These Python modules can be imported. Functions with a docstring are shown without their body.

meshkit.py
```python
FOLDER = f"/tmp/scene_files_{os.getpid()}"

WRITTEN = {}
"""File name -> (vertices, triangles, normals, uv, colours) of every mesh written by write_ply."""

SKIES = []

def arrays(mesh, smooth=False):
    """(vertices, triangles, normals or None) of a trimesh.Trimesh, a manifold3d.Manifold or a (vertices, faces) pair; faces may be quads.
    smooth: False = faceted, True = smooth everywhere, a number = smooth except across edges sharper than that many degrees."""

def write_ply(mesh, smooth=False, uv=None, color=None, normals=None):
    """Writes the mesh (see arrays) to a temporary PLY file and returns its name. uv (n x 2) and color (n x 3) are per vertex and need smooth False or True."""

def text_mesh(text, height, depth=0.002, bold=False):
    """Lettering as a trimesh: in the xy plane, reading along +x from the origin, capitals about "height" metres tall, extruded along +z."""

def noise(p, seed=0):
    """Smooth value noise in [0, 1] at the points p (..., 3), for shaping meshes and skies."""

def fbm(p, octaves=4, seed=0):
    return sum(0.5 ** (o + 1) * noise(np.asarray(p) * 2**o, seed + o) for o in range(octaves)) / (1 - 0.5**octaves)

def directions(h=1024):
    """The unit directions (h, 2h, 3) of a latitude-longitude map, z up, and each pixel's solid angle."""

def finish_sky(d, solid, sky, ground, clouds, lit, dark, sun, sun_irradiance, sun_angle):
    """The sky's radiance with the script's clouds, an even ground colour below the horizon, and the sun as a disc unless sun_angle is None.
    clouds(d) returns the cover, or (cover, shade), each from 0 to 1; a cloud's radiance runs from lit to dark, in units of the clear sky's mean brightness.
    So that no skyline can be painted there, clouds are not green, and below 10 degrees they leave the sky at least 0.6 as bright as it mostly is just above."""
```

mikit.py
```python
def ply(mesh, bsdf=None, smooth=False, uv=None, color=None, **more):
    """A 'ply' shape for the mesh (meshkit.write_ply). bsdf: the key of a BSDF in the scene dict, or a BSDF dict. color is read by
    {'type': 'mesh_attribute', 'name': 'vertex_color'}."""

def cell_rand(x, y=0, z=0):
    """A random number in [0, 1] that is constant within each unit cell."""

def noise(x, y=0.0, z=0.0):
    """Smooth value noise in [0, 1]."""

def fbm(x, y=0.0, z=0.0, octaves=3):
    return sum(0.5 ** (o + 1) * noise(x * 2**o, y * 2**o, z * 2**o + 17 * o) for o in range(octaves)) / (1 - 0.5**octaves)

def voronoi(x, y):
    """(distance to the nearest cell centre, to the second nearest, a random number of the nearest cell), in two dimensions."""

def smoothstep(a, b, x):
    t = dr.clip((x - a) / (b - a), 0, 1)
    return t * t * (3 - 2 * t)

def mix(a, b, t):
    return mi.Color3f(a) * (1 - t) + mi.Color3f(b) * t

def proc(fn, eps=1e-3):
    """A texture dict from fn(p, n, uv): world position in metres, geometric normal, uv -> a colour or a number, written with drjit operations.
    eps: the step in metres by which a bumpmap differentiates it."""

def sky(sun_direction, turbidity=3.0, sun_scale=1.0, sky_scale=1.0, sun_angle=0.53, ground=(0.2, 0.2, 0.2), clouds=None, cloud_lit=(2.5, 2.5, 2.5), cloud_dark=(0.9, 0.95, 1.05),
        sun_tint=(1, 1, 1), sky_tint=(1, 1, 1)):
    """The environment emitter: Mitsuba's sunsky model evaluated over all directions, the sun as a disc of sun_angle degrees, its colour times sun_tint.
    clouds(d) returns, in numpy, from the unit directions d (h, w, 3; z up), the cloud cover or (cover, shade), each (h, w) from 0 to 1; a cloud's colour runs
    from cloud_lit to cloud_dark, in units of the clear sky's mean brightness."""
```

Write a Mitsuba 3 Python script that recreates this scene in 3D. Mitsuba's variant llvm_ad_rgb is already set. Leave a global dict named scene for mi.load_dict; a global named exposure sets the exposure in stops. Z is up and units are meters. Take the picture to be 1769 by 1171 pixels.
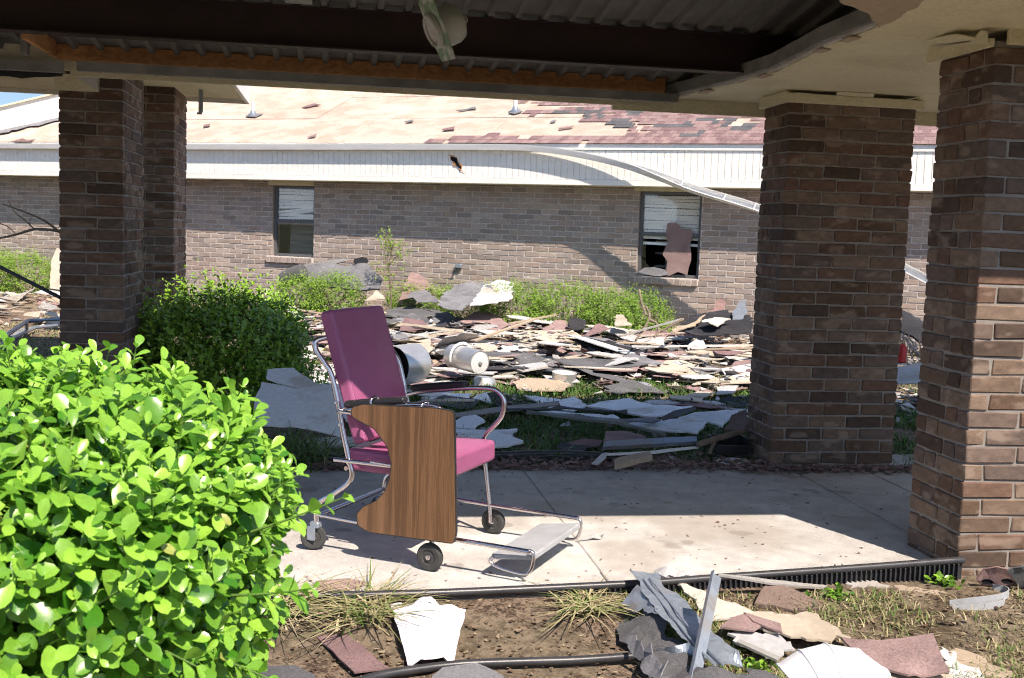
import math
import numpy as np, trimesh, drjit as dr, mitsuba as mi, mikit, meshkit
from mikit import proc, noise, fbm, voronoi, cell_rand, smoothstep, mix
import manifold3d as m3
import shapely.geometry as sg

# ---------------------------------------------------------------- camera, sky, exposure
scene, labels = {}, {}
exposure = 2.5
EYE = np.array([0.0, 0.0, 1.5])
PITCH, ROLL = math.radians(5.561), math.radians(1.951)
FWD = np.array([0, math.cos(PITCH), -math.sin(PITCH)])
UP0 = np.array([0, math.sin(PITCH), math.cos(PITCH)])
UP = -math.sin(ROLL) * np.array([1.0, 0, 0]) + math.cos(ROLL) * UP0
scene['camera'] = {'type': 'thinlens', 'fov': 49.13, 'fov_axis': 'x', 'near_clip': 0.05, 'far_clip': 2000.0,
                   'aperture_radius': 0.0016, 'focus_distance': 5.2,
                   'to_world': mi.ScalarTransform4f().look_at(origin=EYE.tolist(), target=(EYE + FWD).tolist(), up=UP.tolist())}
SUN = np.array([0.506, -0.862, 1.205])
scene['sky'] = mikit.sky(SUN.tolist(), turbidity=4.0, sky_scale=0.75, sky_tint=(0.97, 1.0, 1.06), sun_tint=(0.95, 1.0, 1.15))

rng = np.random.default_rng(7)
R = rng.uniform
# ---------------------------------------------------------------- frames
TH = math.radians(9.13)          # the canopy is turned this much from the camera's frame
CX, DX = np.array([math.cos(TH), math.sin(TH), 0]), np.array([-math.sin(TH), math.cos(TH), 0])
TW = math.radians(22.1)          # the brick building
WX, WN = np.array([math.cos(TW), -math.sin(TW), 0]), np.array([-math.sin(TW), -math.cos(TW), 0])
WP = np.array([3.162, 16.16, 0.0])
UZ = np.array([0, 0, 1.0])
def can(p):                      # canopy coordinates (c, d, z) to world
    p = np.asarray(p, float); return p[..., :1] * CX + p[..., 1:2] * DX + p[..., 2:3] * UZ
def bld(p):                      # building coordinates (s along the wall, o out of the wall, z)
    p = np.asarray(p, float); return WP + p[..., :1] * WX + p[..., 1:2] * WN + p[..., 2:3] * UZ

# ---------------------------------------------------------------- scene helpers
count = {}
def key_of(name, parent=None):
    base = f'{parent}__{name}' if parent else name
    n = count.get(base, 0); count[base] = n + 1
    return base if n == 0 else f'{base}_{n:03d}'
def say(key, label=None, cat=None, group=None, kind=None):
    d = labels.setdefault(key, {})
    for k, v in (('label', label), ('category', cat), ('group', group), ('kind', kind)):
        if v: d[k] = v
def thing(name, label, cat, group=None, kind=None):
    k = key_of(name); say(k, label, cat, group, kind); return k
def put(name, mesh, mat, parent=None, smooth=False, u=None, label=None, cat=None, group=None, kind=None):
    """One entry of the scene. u: one number per mesh (or per vertex) that the materials read as their tone."""
    k = key_of(name, parent)
    if u is not None:
        v, f, _ = meshkit.arrays(mesh, False)
        if np.ndim(u) == 0: u = np.full(len(v), float(u))
        u = np.asarray(u); uv = np.stack([u, np.full(len(v), 0.5)], 1)
        scene[k] = mikit.ply((v, f), mat, smooth=bool(smooth), uv=uv)
    else:
        scene[k] = mikit.ply(mesh, mat, smooth=smooth)
    if label or cat or group or kind: say(k, label, cat, group, kind)
    return k

# ---------------------------------------------------------------- mesh helpers: meshes are (vertices, triangles)
def VF(m):
    v, f, _ = meshkit.arrays(m, False); return v, f
def join(ms):
    ms = [VF(m) if not isinstance(m, tuple) else m for m in ms]
    at = np.cumsum([0] + [len(m[0]) for m in ms])
    return np.vstack([m[0] for m in ms]), np.vstack([np.asarray(m[1]) + a for m, a in zip(ms, at)])
def mapped(m, fn):
    v, f = m if isinstance(m, tuple) else VF(m)
    w = fn(v)
    t = np.linalg.det(np.array([fn(np.array([[1.0, 0, 0]]))[0] - fn(np.zeros((1, 3)))[0], fn(np.array([[0, 1.0, 0]]))[0] - fn(np.zeros((1, 3)))[0], fn(np.array([[0, 0, 1.0]]))[0] - fn(np.zeros((1, 3)))[0]]))
    return w, (f if t > 0 else f[:, ::-1])
def box(a, b):
    a, b = np.minimum(a, b), np.maximum(a, b)
    return m3.Manifold.cube(list(map(float, b - a))).translate(list(map(float, a)))
def fbox(fn, a, b): return mapped(VF(box(np.array(a, float), np.array(b, float))), fn)
_s = np.array([[x, y, z] for x in (-1, 1) for y in (-1, 1) for z in (-1, 1)], float)
_cv = np.vstack([_s * [1, .9, .9], _s * [.9, 1, .9], _s * [.9, .9, 1]])
_h = trimesh.convex.convex_hull(_cv)
_ord = [int(np.argmin(np.linalg.norm(_h.vertices - p, axis=1))) for p in _cv]
_inv = {h: i for i, h in enumerate(_ord)}
CHF = np.array([[_inv[i] for i in t] for t in _h.faces])
CHK = np.repeat(np.arange(3), 8); CHS = np.vstack([_s] * 3)
def cbox(a, b, ch=.004, jit=0.0):
    """A box with chamfered, slightly uneven edges: 44 triangles."""
    a, b = np.minimum(a, b).astype(float), np.maximum(a, b).astype(float)
    c, h = (a + b) / 2, (b - a) / 2
    k = np.ones((24, 3)); inset = np.minimum(ch, h * .45)
    v = np.empty((24, 3))
    for i in range(3):
        v[:, i] = CHS[:, i] * np.where(CHK == i, h[i], h[i] - inset[i])
    if jit: v = v + rng.normal(0, jit, (8, 3))[np.tile(np.arange(8), 3)] + rng.normal(0, jit * .3, v.shape)
    return c + v, CHF
def fcbox(fn, a, b, ch=.004, jit=0.0): return mapped(cbox(np.array(a), np.array(b), ch, jit), fn)
def smoothline(pts, n=8):
    p = np.asarray(pts, float)
    q = np.vstack([2 * p[0] - p[1], p, 2 * p[-1] - p[-2]])
    out = []
    for i in range(1, len(q) - 2):
        t = np.linspace(0, 1, n, endpoint=False)[:, None]
        a, b, c, d = q[i - 1:i + 3]
        out.append(.5 * (2 * b + (c - a) * t + (2 * a - 5 * b + 4 * c - d) * t ** 2 + (3 * b - a - 3 * c + d) * t ** 3))
    return np.vstack(out + [p[-1:]])
def frames(p):
    t = np.gradient(p, axis=0); t /= np.linalg.norm(t, axis=1, keepdims=True) + 1e-12
    a = np.cross(t[0], [0, 0, 1.0]) if abs(t[0][2]) < .9 else np.cross(t[0], [1.0, 0, 0])
    A = []
    for ti in t:
        a = a - ti * (a @ ti); a = a / (np.linalg.norm(a) + 1e-12); A.append(a)
    A = np.array(A); return t, A, np.cross(t, A)
def tube(pts, r, sides=8, cap=True):
    p = np.asarray(pts, float); t, A, B = frames(p); n = len(p)
    r = np.broadcast_to(r, (n,))
    g = np.arange(sides) * 2 * np.pi / sides
    v = (p[:, None] + r[:, None, None] * (np.cos(g)[None, :, None] * A[:, None] + np.sin(g)[None, :, None] * B[:, None])).reshape(-1, 3)
    i, j = np.meshgrid(np.arange(n - 1), np.arange(sides), indexing='ij')
    q = np.stack([i * sides + j, i * sides + (j + 1) % sides, (i + 1) * sides + (j + 1) % sides, (i + 1) * sides + j], -1).reshape(-1, 4)
    f = np.vstack([q[:, [0, 1, 2]], q[:, [0, 2, 3]]])
    if cap:
        v = np.vstack([v, p[:1], p[-1:]]); k = np.arange(sides)
        f = np.vstack([f, np.stack([(k + 1) % sides, k, k * 0 + n * sides], 1), np.stack([(n - 1) * sides + k, (n - 1) * sides + (k + 1) % sides, k * 0 + n * sides + 1], 1)])
    return v, f
def lathe(prof, n=40):
    """Surface of revolution about z of the (radius, z) profile; closed profiles give walls with thickness."""
    p = np.asarray(prof, float); g = np.arange(n) * 2 * np.pi / n
    v = np.stack([np.outer(p[:, 0], np.cos(g)), np.outer(p[:, 0], np.sin(g)), np.repeat(p[:, 1:2], n, 1)], -1).reshape(-1, 3)
    i, j = np.meshgrid(np.arange(len(p) - 1), np.arange(n), indexing='ij')
    q = np.stack([i * n + j, i * n + (j + 1) % n, (i + 1) * n + (j + 1) % n, (i + 1) * n + j], -1).reshape(-1, 4)
    return v, np.vstack([q[:, [0, 1, 2]], q[:, [0, 2, 3]]])
def sweep(path, profs, up=None):
    """Open or closed profiles (list of (k, 2) arrays, one per path point) carried along the path: x across, y up."""
    p = np.asarray(path, float); t = np.gradient(p, axis=0); t /= np.linalg.norm(t, axis=1, keepdims=True)
    x = np.cross(t, UZ); x /= np.linalg.norm(x, axis=1, keepdims=True); y = np.cross(x, t)
    k = len(profs[0]); v = np.vstack([p[i] + q[:, :1] * x[i] + q[:, 1:] * y[i] for i, q in enumerate(profs)])
    i, j = np.meshgrid(np.arange(len(p) - 1), np.arange(k), indexing='ij')
    q = np.stack([i * k + j, i * k + (j + 1) % k, (i + 1) * k + (j + 1) % k, (i + 1) * k + j], -1).reshape(-1, 4)
    return v, np.vstack([q[:, [0, 1, 2]], q[:, [0, 2, 3]]])
def extr(poly, h):
    """Extrusion of a 2-D outline (list of points or shapely polygon), z from 0 to h."""
    if not isinstance(poly, (sg.Polygon, sg.MultiPolygon)): poly = sg.Polygon(poly)
    if not poly.is_valid: poly = poly.buffer(0)
    gs = list(getattr(poly, 'geoms', [poly])); rings = []
    for g in gs: rings += [np.array(g.exterior.coords)[:-1]] + [np.array(r.coords)[:-1] for r in g.interiors]
    return m3.Manifold.extrude(m3.CrossSection([r.tolist() for r in rings], m3.FillRule.EvenOdd), h)
def ragged(pts, rough, step=.08):
    p = np.asarray(pts, float); out = []
    for a, b in zip(p, np.roll(p, -1, 0)):
        n = max(1, int(np.linalg.norm(b - a) / step))
        for k in range(n):
            q = a + (b - a) * k / n
            out.append(q + rng.normal(0, rough, 2) * (1 if k else .3))
    return out
def plate(pts, th=.012, bend=.0, rough=.0, step=.08, freq=2.0, seed=0, curl=0.0, res=None):
    """A thin board or sheet through 3-D corner points: fitted plane, uneven outline, real thickness, gentle buckling. Corner heights are kept."""
    P = np.asarray(pts, float); c = P.mean(0)
    _, _, vt = np.linalg.svd(P - c); n = vt[2]
    if n[2] < 0 or (abs(n[2]) < .05 and n[1] > 0): n = -n
    x = vt[0]; y = np.cross(n, x)
    q = np.stack([(P - c) @ x, (P - c) @ y], 1); off = (P - c) @ n
    out = ragged(q, rough, step) if rough else q
    m = extr(out, th)
    ext = np.ptp(q, axis=0).max()
    if bend or np.abs(off).max() > .01 or curl: m = m.refine_to_length(res or max(ext / 9, .04))
    v, f = VF(m)
    if np.abs(off).max() > .01:      # smooth interpolation of the corners' offsets from the plane
        d2 = ((v[:, None, :2] - q[None]) ** 2).sum(-1) + 1e-5; w = d2 ** -1.5
        v = v.copy(); v[:, 2] += (w * off).sum(1) / w.sum(1)
    if bend:
        v = v.copy(); v[:, 2] += bend * 2 * (meshkit.fbm(np.stack([v[:, 0] * freq, v[:, 1] * freq, np.full(len(v), 3.7 + seed)], 1), 2, seed) - .5)
    if curl:
        v = v.copy(); v[:, 2] += curl * (v[:, 0] / (ext / 2)) ** 2
    return c + v[:, :1] * x + v[:, 1:2] * y + v[:, 2:] * n, f
def gz(x, y):
    """Height of the ground: a little below the slab in front, rising gently towards the building."""
    x, y = np.asarray(x, float), np.asarray(y, float)
    d = -x * math.sin(TH) + y * math.cos(TH)
    front, back = -.078 + 0 * x, -.035 + .012 * np.clip(d - 7, 0, 10)
    n = meshkit.fbm(np.stack([x * 1.7, y * 1.7, x * 0], -1), 3, 5) - .5
    t_ = np.clip((d - 3.9) / .5, 0, 1); t_ = t_ * t_ * (3 - 2 * t_)
    h = np.where(d < 5.5, front + .062 * t_ + .02 * n * (1 - .6 * t_), back + .035 * n)
    return np.where((d > 4.85) & (d < 6.7) & (np.abs(x) < 9), -.16, h)

# ---------------------------------------------------------------- materials
def pri(name, color, rough=.6, spec=.5, two=True, **kw):
    b = {'type': 'principled', 'base_color': proc(color) if callable(color) else {'type': 'rgb', 'value': list(color)}, 'roughness': rough, 'specular': spec, **kw}
    scene[name] = {'type': 'twosided', 'bsdf': b} if two else b
    return name
def C(*c): return mi.Color3f(*c)
def ramp(u, cols):
    """Piecewise palette: u in [0, 1] picks one of the colours."""
    out = C(*cols[0])
    for i in range(1, len(cols)): out = dr.select(u > i / len(cols), C(*cols[i]), out)
    return out
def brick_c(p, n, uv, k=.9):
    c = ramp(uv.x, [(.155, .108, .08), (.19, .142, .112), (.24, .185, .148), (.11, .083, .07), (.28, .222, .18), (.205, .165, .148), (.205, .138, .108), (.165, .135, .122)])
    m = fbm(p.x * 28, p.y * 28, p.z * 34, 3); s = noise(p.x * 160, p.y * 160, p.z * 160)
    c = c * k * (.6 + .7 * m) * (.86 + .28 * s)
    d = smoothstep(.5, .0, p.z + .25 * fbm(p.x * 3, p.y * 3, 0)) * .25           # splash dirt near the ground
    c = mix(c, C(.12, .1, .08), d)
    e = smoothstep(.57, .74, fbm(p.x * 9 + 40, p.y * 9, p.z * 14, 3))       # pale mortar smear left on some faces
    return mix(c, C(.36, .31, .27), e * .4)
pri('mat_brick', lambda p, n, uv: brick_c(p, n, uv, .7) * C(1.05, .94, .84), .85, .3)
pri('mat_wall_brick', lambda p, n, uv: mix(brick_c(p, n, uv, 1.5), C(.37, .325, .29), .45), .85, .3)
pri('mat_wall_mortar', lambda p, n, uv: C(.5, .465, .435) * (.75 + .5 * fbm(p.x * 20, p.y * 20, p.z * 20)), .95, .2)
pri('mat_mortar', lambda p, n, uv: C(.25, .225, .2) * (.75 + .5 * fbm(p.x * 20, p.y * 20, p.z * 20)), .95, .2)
def concrete_c(p, n, uv):
    a = fbm(p.x * .9, p.y * .9, 0, 4); b = fbm(p.x * 14, p.y * 14, 3, 3); s = noise(p.x * 120, p.y * 120, 0)
    c = mix(C(.36, .345, .32), C(.49, .475, .445), smoothstep(.3, .68, a)) * (.82 + .36 * b) * (.92 + .16 * s)
    spot = smoothstep(.7, .8, fbm(p.x * 5 + 9, p.y * 5, 7, 3))
    mud = smoothstep(.58, .8, fbm(p.x * 1.6 + 3, p.y * 1.6, 9, 4)) * .5
    return mix(mix(c, C(.17, .15, .13), spot * .6), C(.25, .21, .17), mud)
pri('mat_concrete', concrete_c, .88, .3)
def soil_c(p, n, uv):
    a = fbm(p.x * 2.2, p.y * 2.2, 0, 3); b = fbm(p.x * 30, p.y * 30, 0, 3); s = noise(p.x * 130, p.y * 130, 5)
    c = mix(C(.055, .039, .028), C(.2, .15, .11), smoothstep(.3, .72, b * .6 + s * .4))
    dry = smoothstep(.45, .65, a)
    c = mix(c, C(.15, .125, .085) * (.6 + .8 * b), dry * .55)
    c = mix(c, c * C(.5, .48, .46), smoothstep(1.1, 1.7, p.x) * smoothstep(5., 4.6, p.y) * smoothstep(.4, .6, fbm(p.x * 4, p.y * 4, 2, 3)))     # torn up dark turf at the right
    far = smoothstep(16., 30., dr.sqrt(p.x * p.x + (p.y - 9) * (p.y - 9)))
    return mix(c, C(.05, .055, .03), far)
pri('mat_soil', soil_c, .95, .15)
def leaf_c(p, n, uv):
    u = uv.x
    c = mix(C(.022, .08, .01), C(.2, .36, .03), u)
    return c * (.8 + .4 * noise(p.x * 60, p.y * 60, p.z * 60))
scene['mat_leaf'] = {'type': 'twosided', 'bsdf': {'type': 'principled', 'base_color': proc(leaf_c), 'roughness': .33, 'specular': .5}}
def leafb_c(p, n, uv): return dr.select(uv.x > 1.2, C(.36, .4, .09), mix(C(.05, .185, .012), C(.31, .565, .065), uv.x)) * (.88 + .24 * noise(p.x * 90, p.y * 90, p.z * 90))
scene['mat_leaf_bright'] = {'type': 'blendbsdf', 'weight': .55,
    'bsdf_0': {'type': 'principledthin', 'base_color': proc(leafb_c), 'roughness': .5, 'diff_trans': 1.0, 'spec_trans': 0.0, 'eta': 1.5},
    'bsdf_1': {'type': 'twosided', 'bsdf': {'type': 'principled', 'base_color': proc(leafb_c), 'roughness': .3, 'specular': .9}}}
scene['mat_leaf_pale'] = {'type': 'principledthin', 'base_color': proc(lambda p, n, uv: mix(C(.07, .18, .025), C(.3, .45, .085), uv.x)), 'roughness': .5, 'diff_trans': .6, 'spec_trans': 0.0, 'eta': 1.5}
def grass_c(p, n, uv):
    return ramp(uv.x, [(.05, .12, .02), (.09, .17, .03), (.13, .2, .05), (.22, .22, .09), (.34, .3, .16), (.42, .36, .22)]) * (.8 + .4 * noise(p.x * 40, p.y * 40, p.z * 40))
pri('mat_grass', grass_c, .6, .3)
pri('mat_bark', lambda p, n, uv: C(.2, .16, .12) * (.5 + fbm(p.x * 60, p.y * 60, p.z * 20)), .9, .2)
def osb_c(p, n, uv):
    d1, d2, r = voronoi(p.x * 34 + p.y * 9, p.y * 40 - p.x * 9 + p.z * 60)
    b = fbm(p.x * 1.3, p.y * 1.3, p.z * 2)
    return mix(C(.4, .19, .075), C(.58, .3, .13), r) * (.86 + .3 * b) * (.9 + .1 * smoothstep(0., .25, d2 - d1))
pri('mat_osb', osb_c, .8, .3)
def osbroof_c(p, n, uv):
    a = fbm(p.x * 3.5, p.y * 3.5, p.z * 9, 3); b = fbm(p.x * .5, p.y * .5, p.z * 2, 3)
    return mix(C(.39, .3, .24), C(.47, .385, .32), smoothstep(.3, .7, a)) * (.86 + .28 * b) * (.9 + .2 * noise(p.x * 30, p.y * 30, p.z * 60))
pri('mat_roof_osb', osbroof_c, .85, .3)
def scrap_c(p, n, uv):
    """Roofing felt and shingles: granules over a mauve, charcoal, grey or brown ground, chosen by the piece."""
    c = ramp(uv.x, [(.035, .035, .04), (.06, .06, .066), (.11, .11, .115), (.19, .19, .2), (.215, .14, .14), (.28, .195, .185), (.23, .15, .14), (.2, .145, .12)])
    g = noise(p.x * 210, p.y * 210, p.z * 210); b = fbm(p.x * 6, p.y * 6, p.z * 6)
    return c * (.6 + .55 * g) * (.65 + .7 * b)
pri('mat_scrap', scrap_c, .9, .25)
def white_c(p, n, uv):
    """Painted and raw boards: white, grey white, cream, tan splinter, by the piece, with dirt."""
    c = ramp(uv.x, [(.52, .52, .51), (.4, .4, .4), (.5, .465, .4), (.44, .385, .305), (.37, .295, .215), (.29, .28, .265)])
    b = fbm(p.x * 3, p.y * 3, p.z * 3, 4); s = fbm(p.x * 40, p.y * 40, p.z * 40)
    f = noise(p.x * 25 + p.y * 60, p.y * 25 - p.x * 60, p.z * 40)
    return mix(c * (.78 + .26 * s + .18 * f), C(.3, .25, .19), smoothstep(.46, .7, b) * .6)
pri('mat_board', white_c, .7, .35)
def cream_c(p, n, uv):
    b = fbm(p.x * 2, p.y * 2, p.z * 3, 4); s = noise(p.x * 70, p.y * 70, p.z * 70)
    return mix(C(.62, .575, .4), C(.44, .38, .24), smoothstep(.5, .75, b) * .6) * (.9 + .2 * s)
pri('mat_cream', cream_c, .65, .35)
def trim_c(p, n, uv):
    b = fbm(p.x * 1.5, p.y * 1.5, p.z * 8, 3)
    return C(.8, .79, .745) * (.9 + .2 * b)
pri('mat_trim', trim_c, .55, .4)
pri('mat_gutter', lambda p, n, uv: C(.66, .66, .65) * (.88 + .24 * fbm(p.x * 3, p.y * 3, p.z * 12)), .35, .5)
def galv_c(p, n, uv):
    d1, d2, r = voronoi(p.x * 45 + p.z * 31, p.y * 45 - p.z * 17)
    b = fbm(p.x * 6, p.y * 6, p.z * 6, 3)
    return mix(C(.33, .375, .43) * (.85 + .25 * r), C(.36, .31, .25), smoothstep(.55, .75, b) * .7)
pri('mat_galvanised', galv_c, .4, .5, metallic=.55)
pri('mat_aluminium', lambda p, n, uv: C(.74, .73, .7) * (.75 + .4 * fbm(p.x * 12, p.y * 12, p.z * 12)), .36, .5, metallic=.75)
pri('mat_deck', lambda p, n, uv: C(.2, .195, .18) * (.7 + .5 * fbm(p.x * 5, p.y * 5, p.z * 5)), .6, .4, metallic=.2)
pri('mat_red_steel', lambda p, n, uv: C(.022, .011, .011) * (.6 + .8 * fbm(p.x * 6, p.y * 6, p.z * 6)), .6, .4)
pri('mat_grey_steel', lambda p, n, uv: C(.2, .2, .185) * (.5 + .9 * fbm(p.x * 7, p.y * 7, p.z * 9)), .6, .4)
pri('mat_dark', (.012, .012, .014), .9, .1)
pri('mat_room', (.035, .04, .042), .9, .2)
scene['mat_chrome'] = {'type': 'twosided', 'bsdf': {'type': 'roughconductor', 'material': 'Cr', 'alpha': .1, 'specular_reflectance': {'type': 'rgb', 'value': [1, .97, .93]}}}
pri('mat_vinyl', lambda p, n, uv: C(.315, .088, .19) * (.86 + .28 * fbm(p.x * 5, p.y * 5, p.z * 5)) * (.95 + .1 * noise(p.x * 400, p.y * 400, p.z * 400)), .42, .5)
E1, E2 = np.array([math.cos(math.radians(-22.5)), math.sin(math.radians(-22.5)), 0]), np.array([math.sin(math.radians(22.5)), math.cos(math.radians(22.5)), 0])
def wood_c(p, n, uv):
    u = p.x * float(E1[0]) + p.y * float(E1[1])
    w = u + .02 * fbm(u * 4, p.z * 3, 0, 3)
    a = fbm(w * 34, p.z * .7, 0, 3); b = noise(w * 260, p.z * 2.6, 4); k = fbm(w * 520, p.z * 12, 1, 2)
    t = a * .55 + b * .15 + k * .3
    return mix(C(.095, .047, .021), C(.19, .1, .048), smoothstep(.3, .66, t))
pri('mat_wood', wood_c, .4, .5)
pri('mat_black', (.018, .018, .02), .45, .5)
pri('mat_rubber', lambda p, n, uv: C(.05, .05, .048) * (.7 + .6 * fbm(p.x * 40, p.y * 40, p.z * 40)), .75, .3)
pri('mat_tubing', lambda p, n, uv: C(.035, .035, .038) * (.7 + .7 * fbm(p.x * 25, p.y * 25, p.z * 25)), .38, .5)
pri('mat_foot', lambda p, n, uv: C(.32, .33, .34) * (.8 + .4 * fbm(p.x * 14, p.y * 14, p.z * 14)), .55, .4)
pri('mat_cloth', lambda p, n, uv: C(.7, .66, .72) * (.95 + .1 * fbm(p.x * 30, p.y * 30, p.z * 30)), .9, .2)
pri('mat_fixture', lambda p, n, uv: mix(C(.42, .43, .39), C(.12, .24, .13), smoothstep(.5, .62, fbm(p.x * 9, p.y * 9, p.z * 9)) * .3) , .55, .4)
pri('mat_green', lambda p, n, uv: mix(C(.2, .3, .2), C(.45, .47, .43), smoothstep(.4, .6, fbm(p.x * 20, p.y * 20, p.z * 20))), .5, .4)
pri('mat_blind', lambda p, n, uv: C(.8, .8, .74) * (.85 + .3 * fbm(p.x * 4, p.y * 4, p.z * 20)), .6, .3)
pri('mat_frame', (.1, .105, .11), .5, .5)
pri('mat_red', (.5, .02, .02), .4, .5)
scene['mat_glass'] = {'type': 'thindielectric', 'int_ior': 1.5}

pri('mat_mulch', lambda p, n, uv: ramp(uv.x, [(.1, .065, .04), (.16, .11, .07), (.07, .045, .03), (.22, .165, .11), (.13, .085, .055), (.3, .24, .16)]), .9, .2)

pri('mat_blind_grey', lambda p, n, uv: C(.15, .155, .155) * (.6 + .8 * noise(p.z * 26, p.x * 2, 1)), .7, .2)

pri('mat_wallboard', lambda p, n, uv: mix(C(.72, .735, .74), C(.42, .37, .3), smoothstep(.55, .75, fbm(p.x * 5, p.y * 5, p.z * 5, 4)) * .6) * (.9 + .2 * noise(p.x * 50, p.y * 50, p.z * 50)), .7, .3)

# ---------------------------------------------------------------- ground
def lin(a, b, n): return np.linspace(a, b, n)
gx = np.unique(np.concatenate([-np.geomspace(9.5, 600, 26)[::-1], lin(-9, 9, 181), np.geomspace(9.5, 600, 26)]))
gy = np.unique(np.concatenate([-np.geomspace(.6, 600, 24)[::-1], lin(0, 22, 221), np.geomspace(22.5, 800, 26)]))
GX, GY = np.meshgrid(gx, gy, indexing='ij')
GZ = gz(GX, GY); GZ = np.where((np.abs(GX) > 14) | (GY > 24) | (GY < -3), -.05, GZ)
nx, ny = GX.shape
ii, jj = np.meshgrid(np.arange(nx - 1), np.arange(ny - 1), indexing='ij')
Q = np.stack([ii * ny + jj, (ii + 1) * ny + jj, (ii + 1) * ny + jj + 1, ii * ny + jj + 1], -1).reshape(-1, 4)
put('ground', (np.stack([GX, GY, GZ], -1).reshape(-1, 3), Q), 'mat_soil', smooth=True, kind='structure')

# the slab under the canopy, its panels parted by tooled joints
put('pavement', fbox(can, (-3.5, 4.75, -.15), (7.4, 6.83, -.007)), 'mat_concrete', kind='structure')
say('pavement', kind='structure')
for c0, c1, d1 in ((-3.5, -.6, 6.85), (-.6, 1.195, 6.85), (1.195, 2.98, 6.95), (2.98, 3.48, 7.35), (3.48, 5.2, 7.35), (5.2, 7.4, 7.35)):
    def slope_(v, d1=d1):      # the near edge is not quite square to the joints
        v = v.copy(); f = (d1 - v[:, 1]) / (d1 - 4.5); v[:, 1] += f * (.02 + .06 * (v[:, 0] - .8)); return can(v)
    m = cbox(np.array([c0 + .0035, 4.5, -.13]), np.array([c1 - .0035, d1, 0]), .005)
    put('slab_panel', (slope_(m[0]), m[1]), 'mat_concrete', 'pavement')

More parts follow.
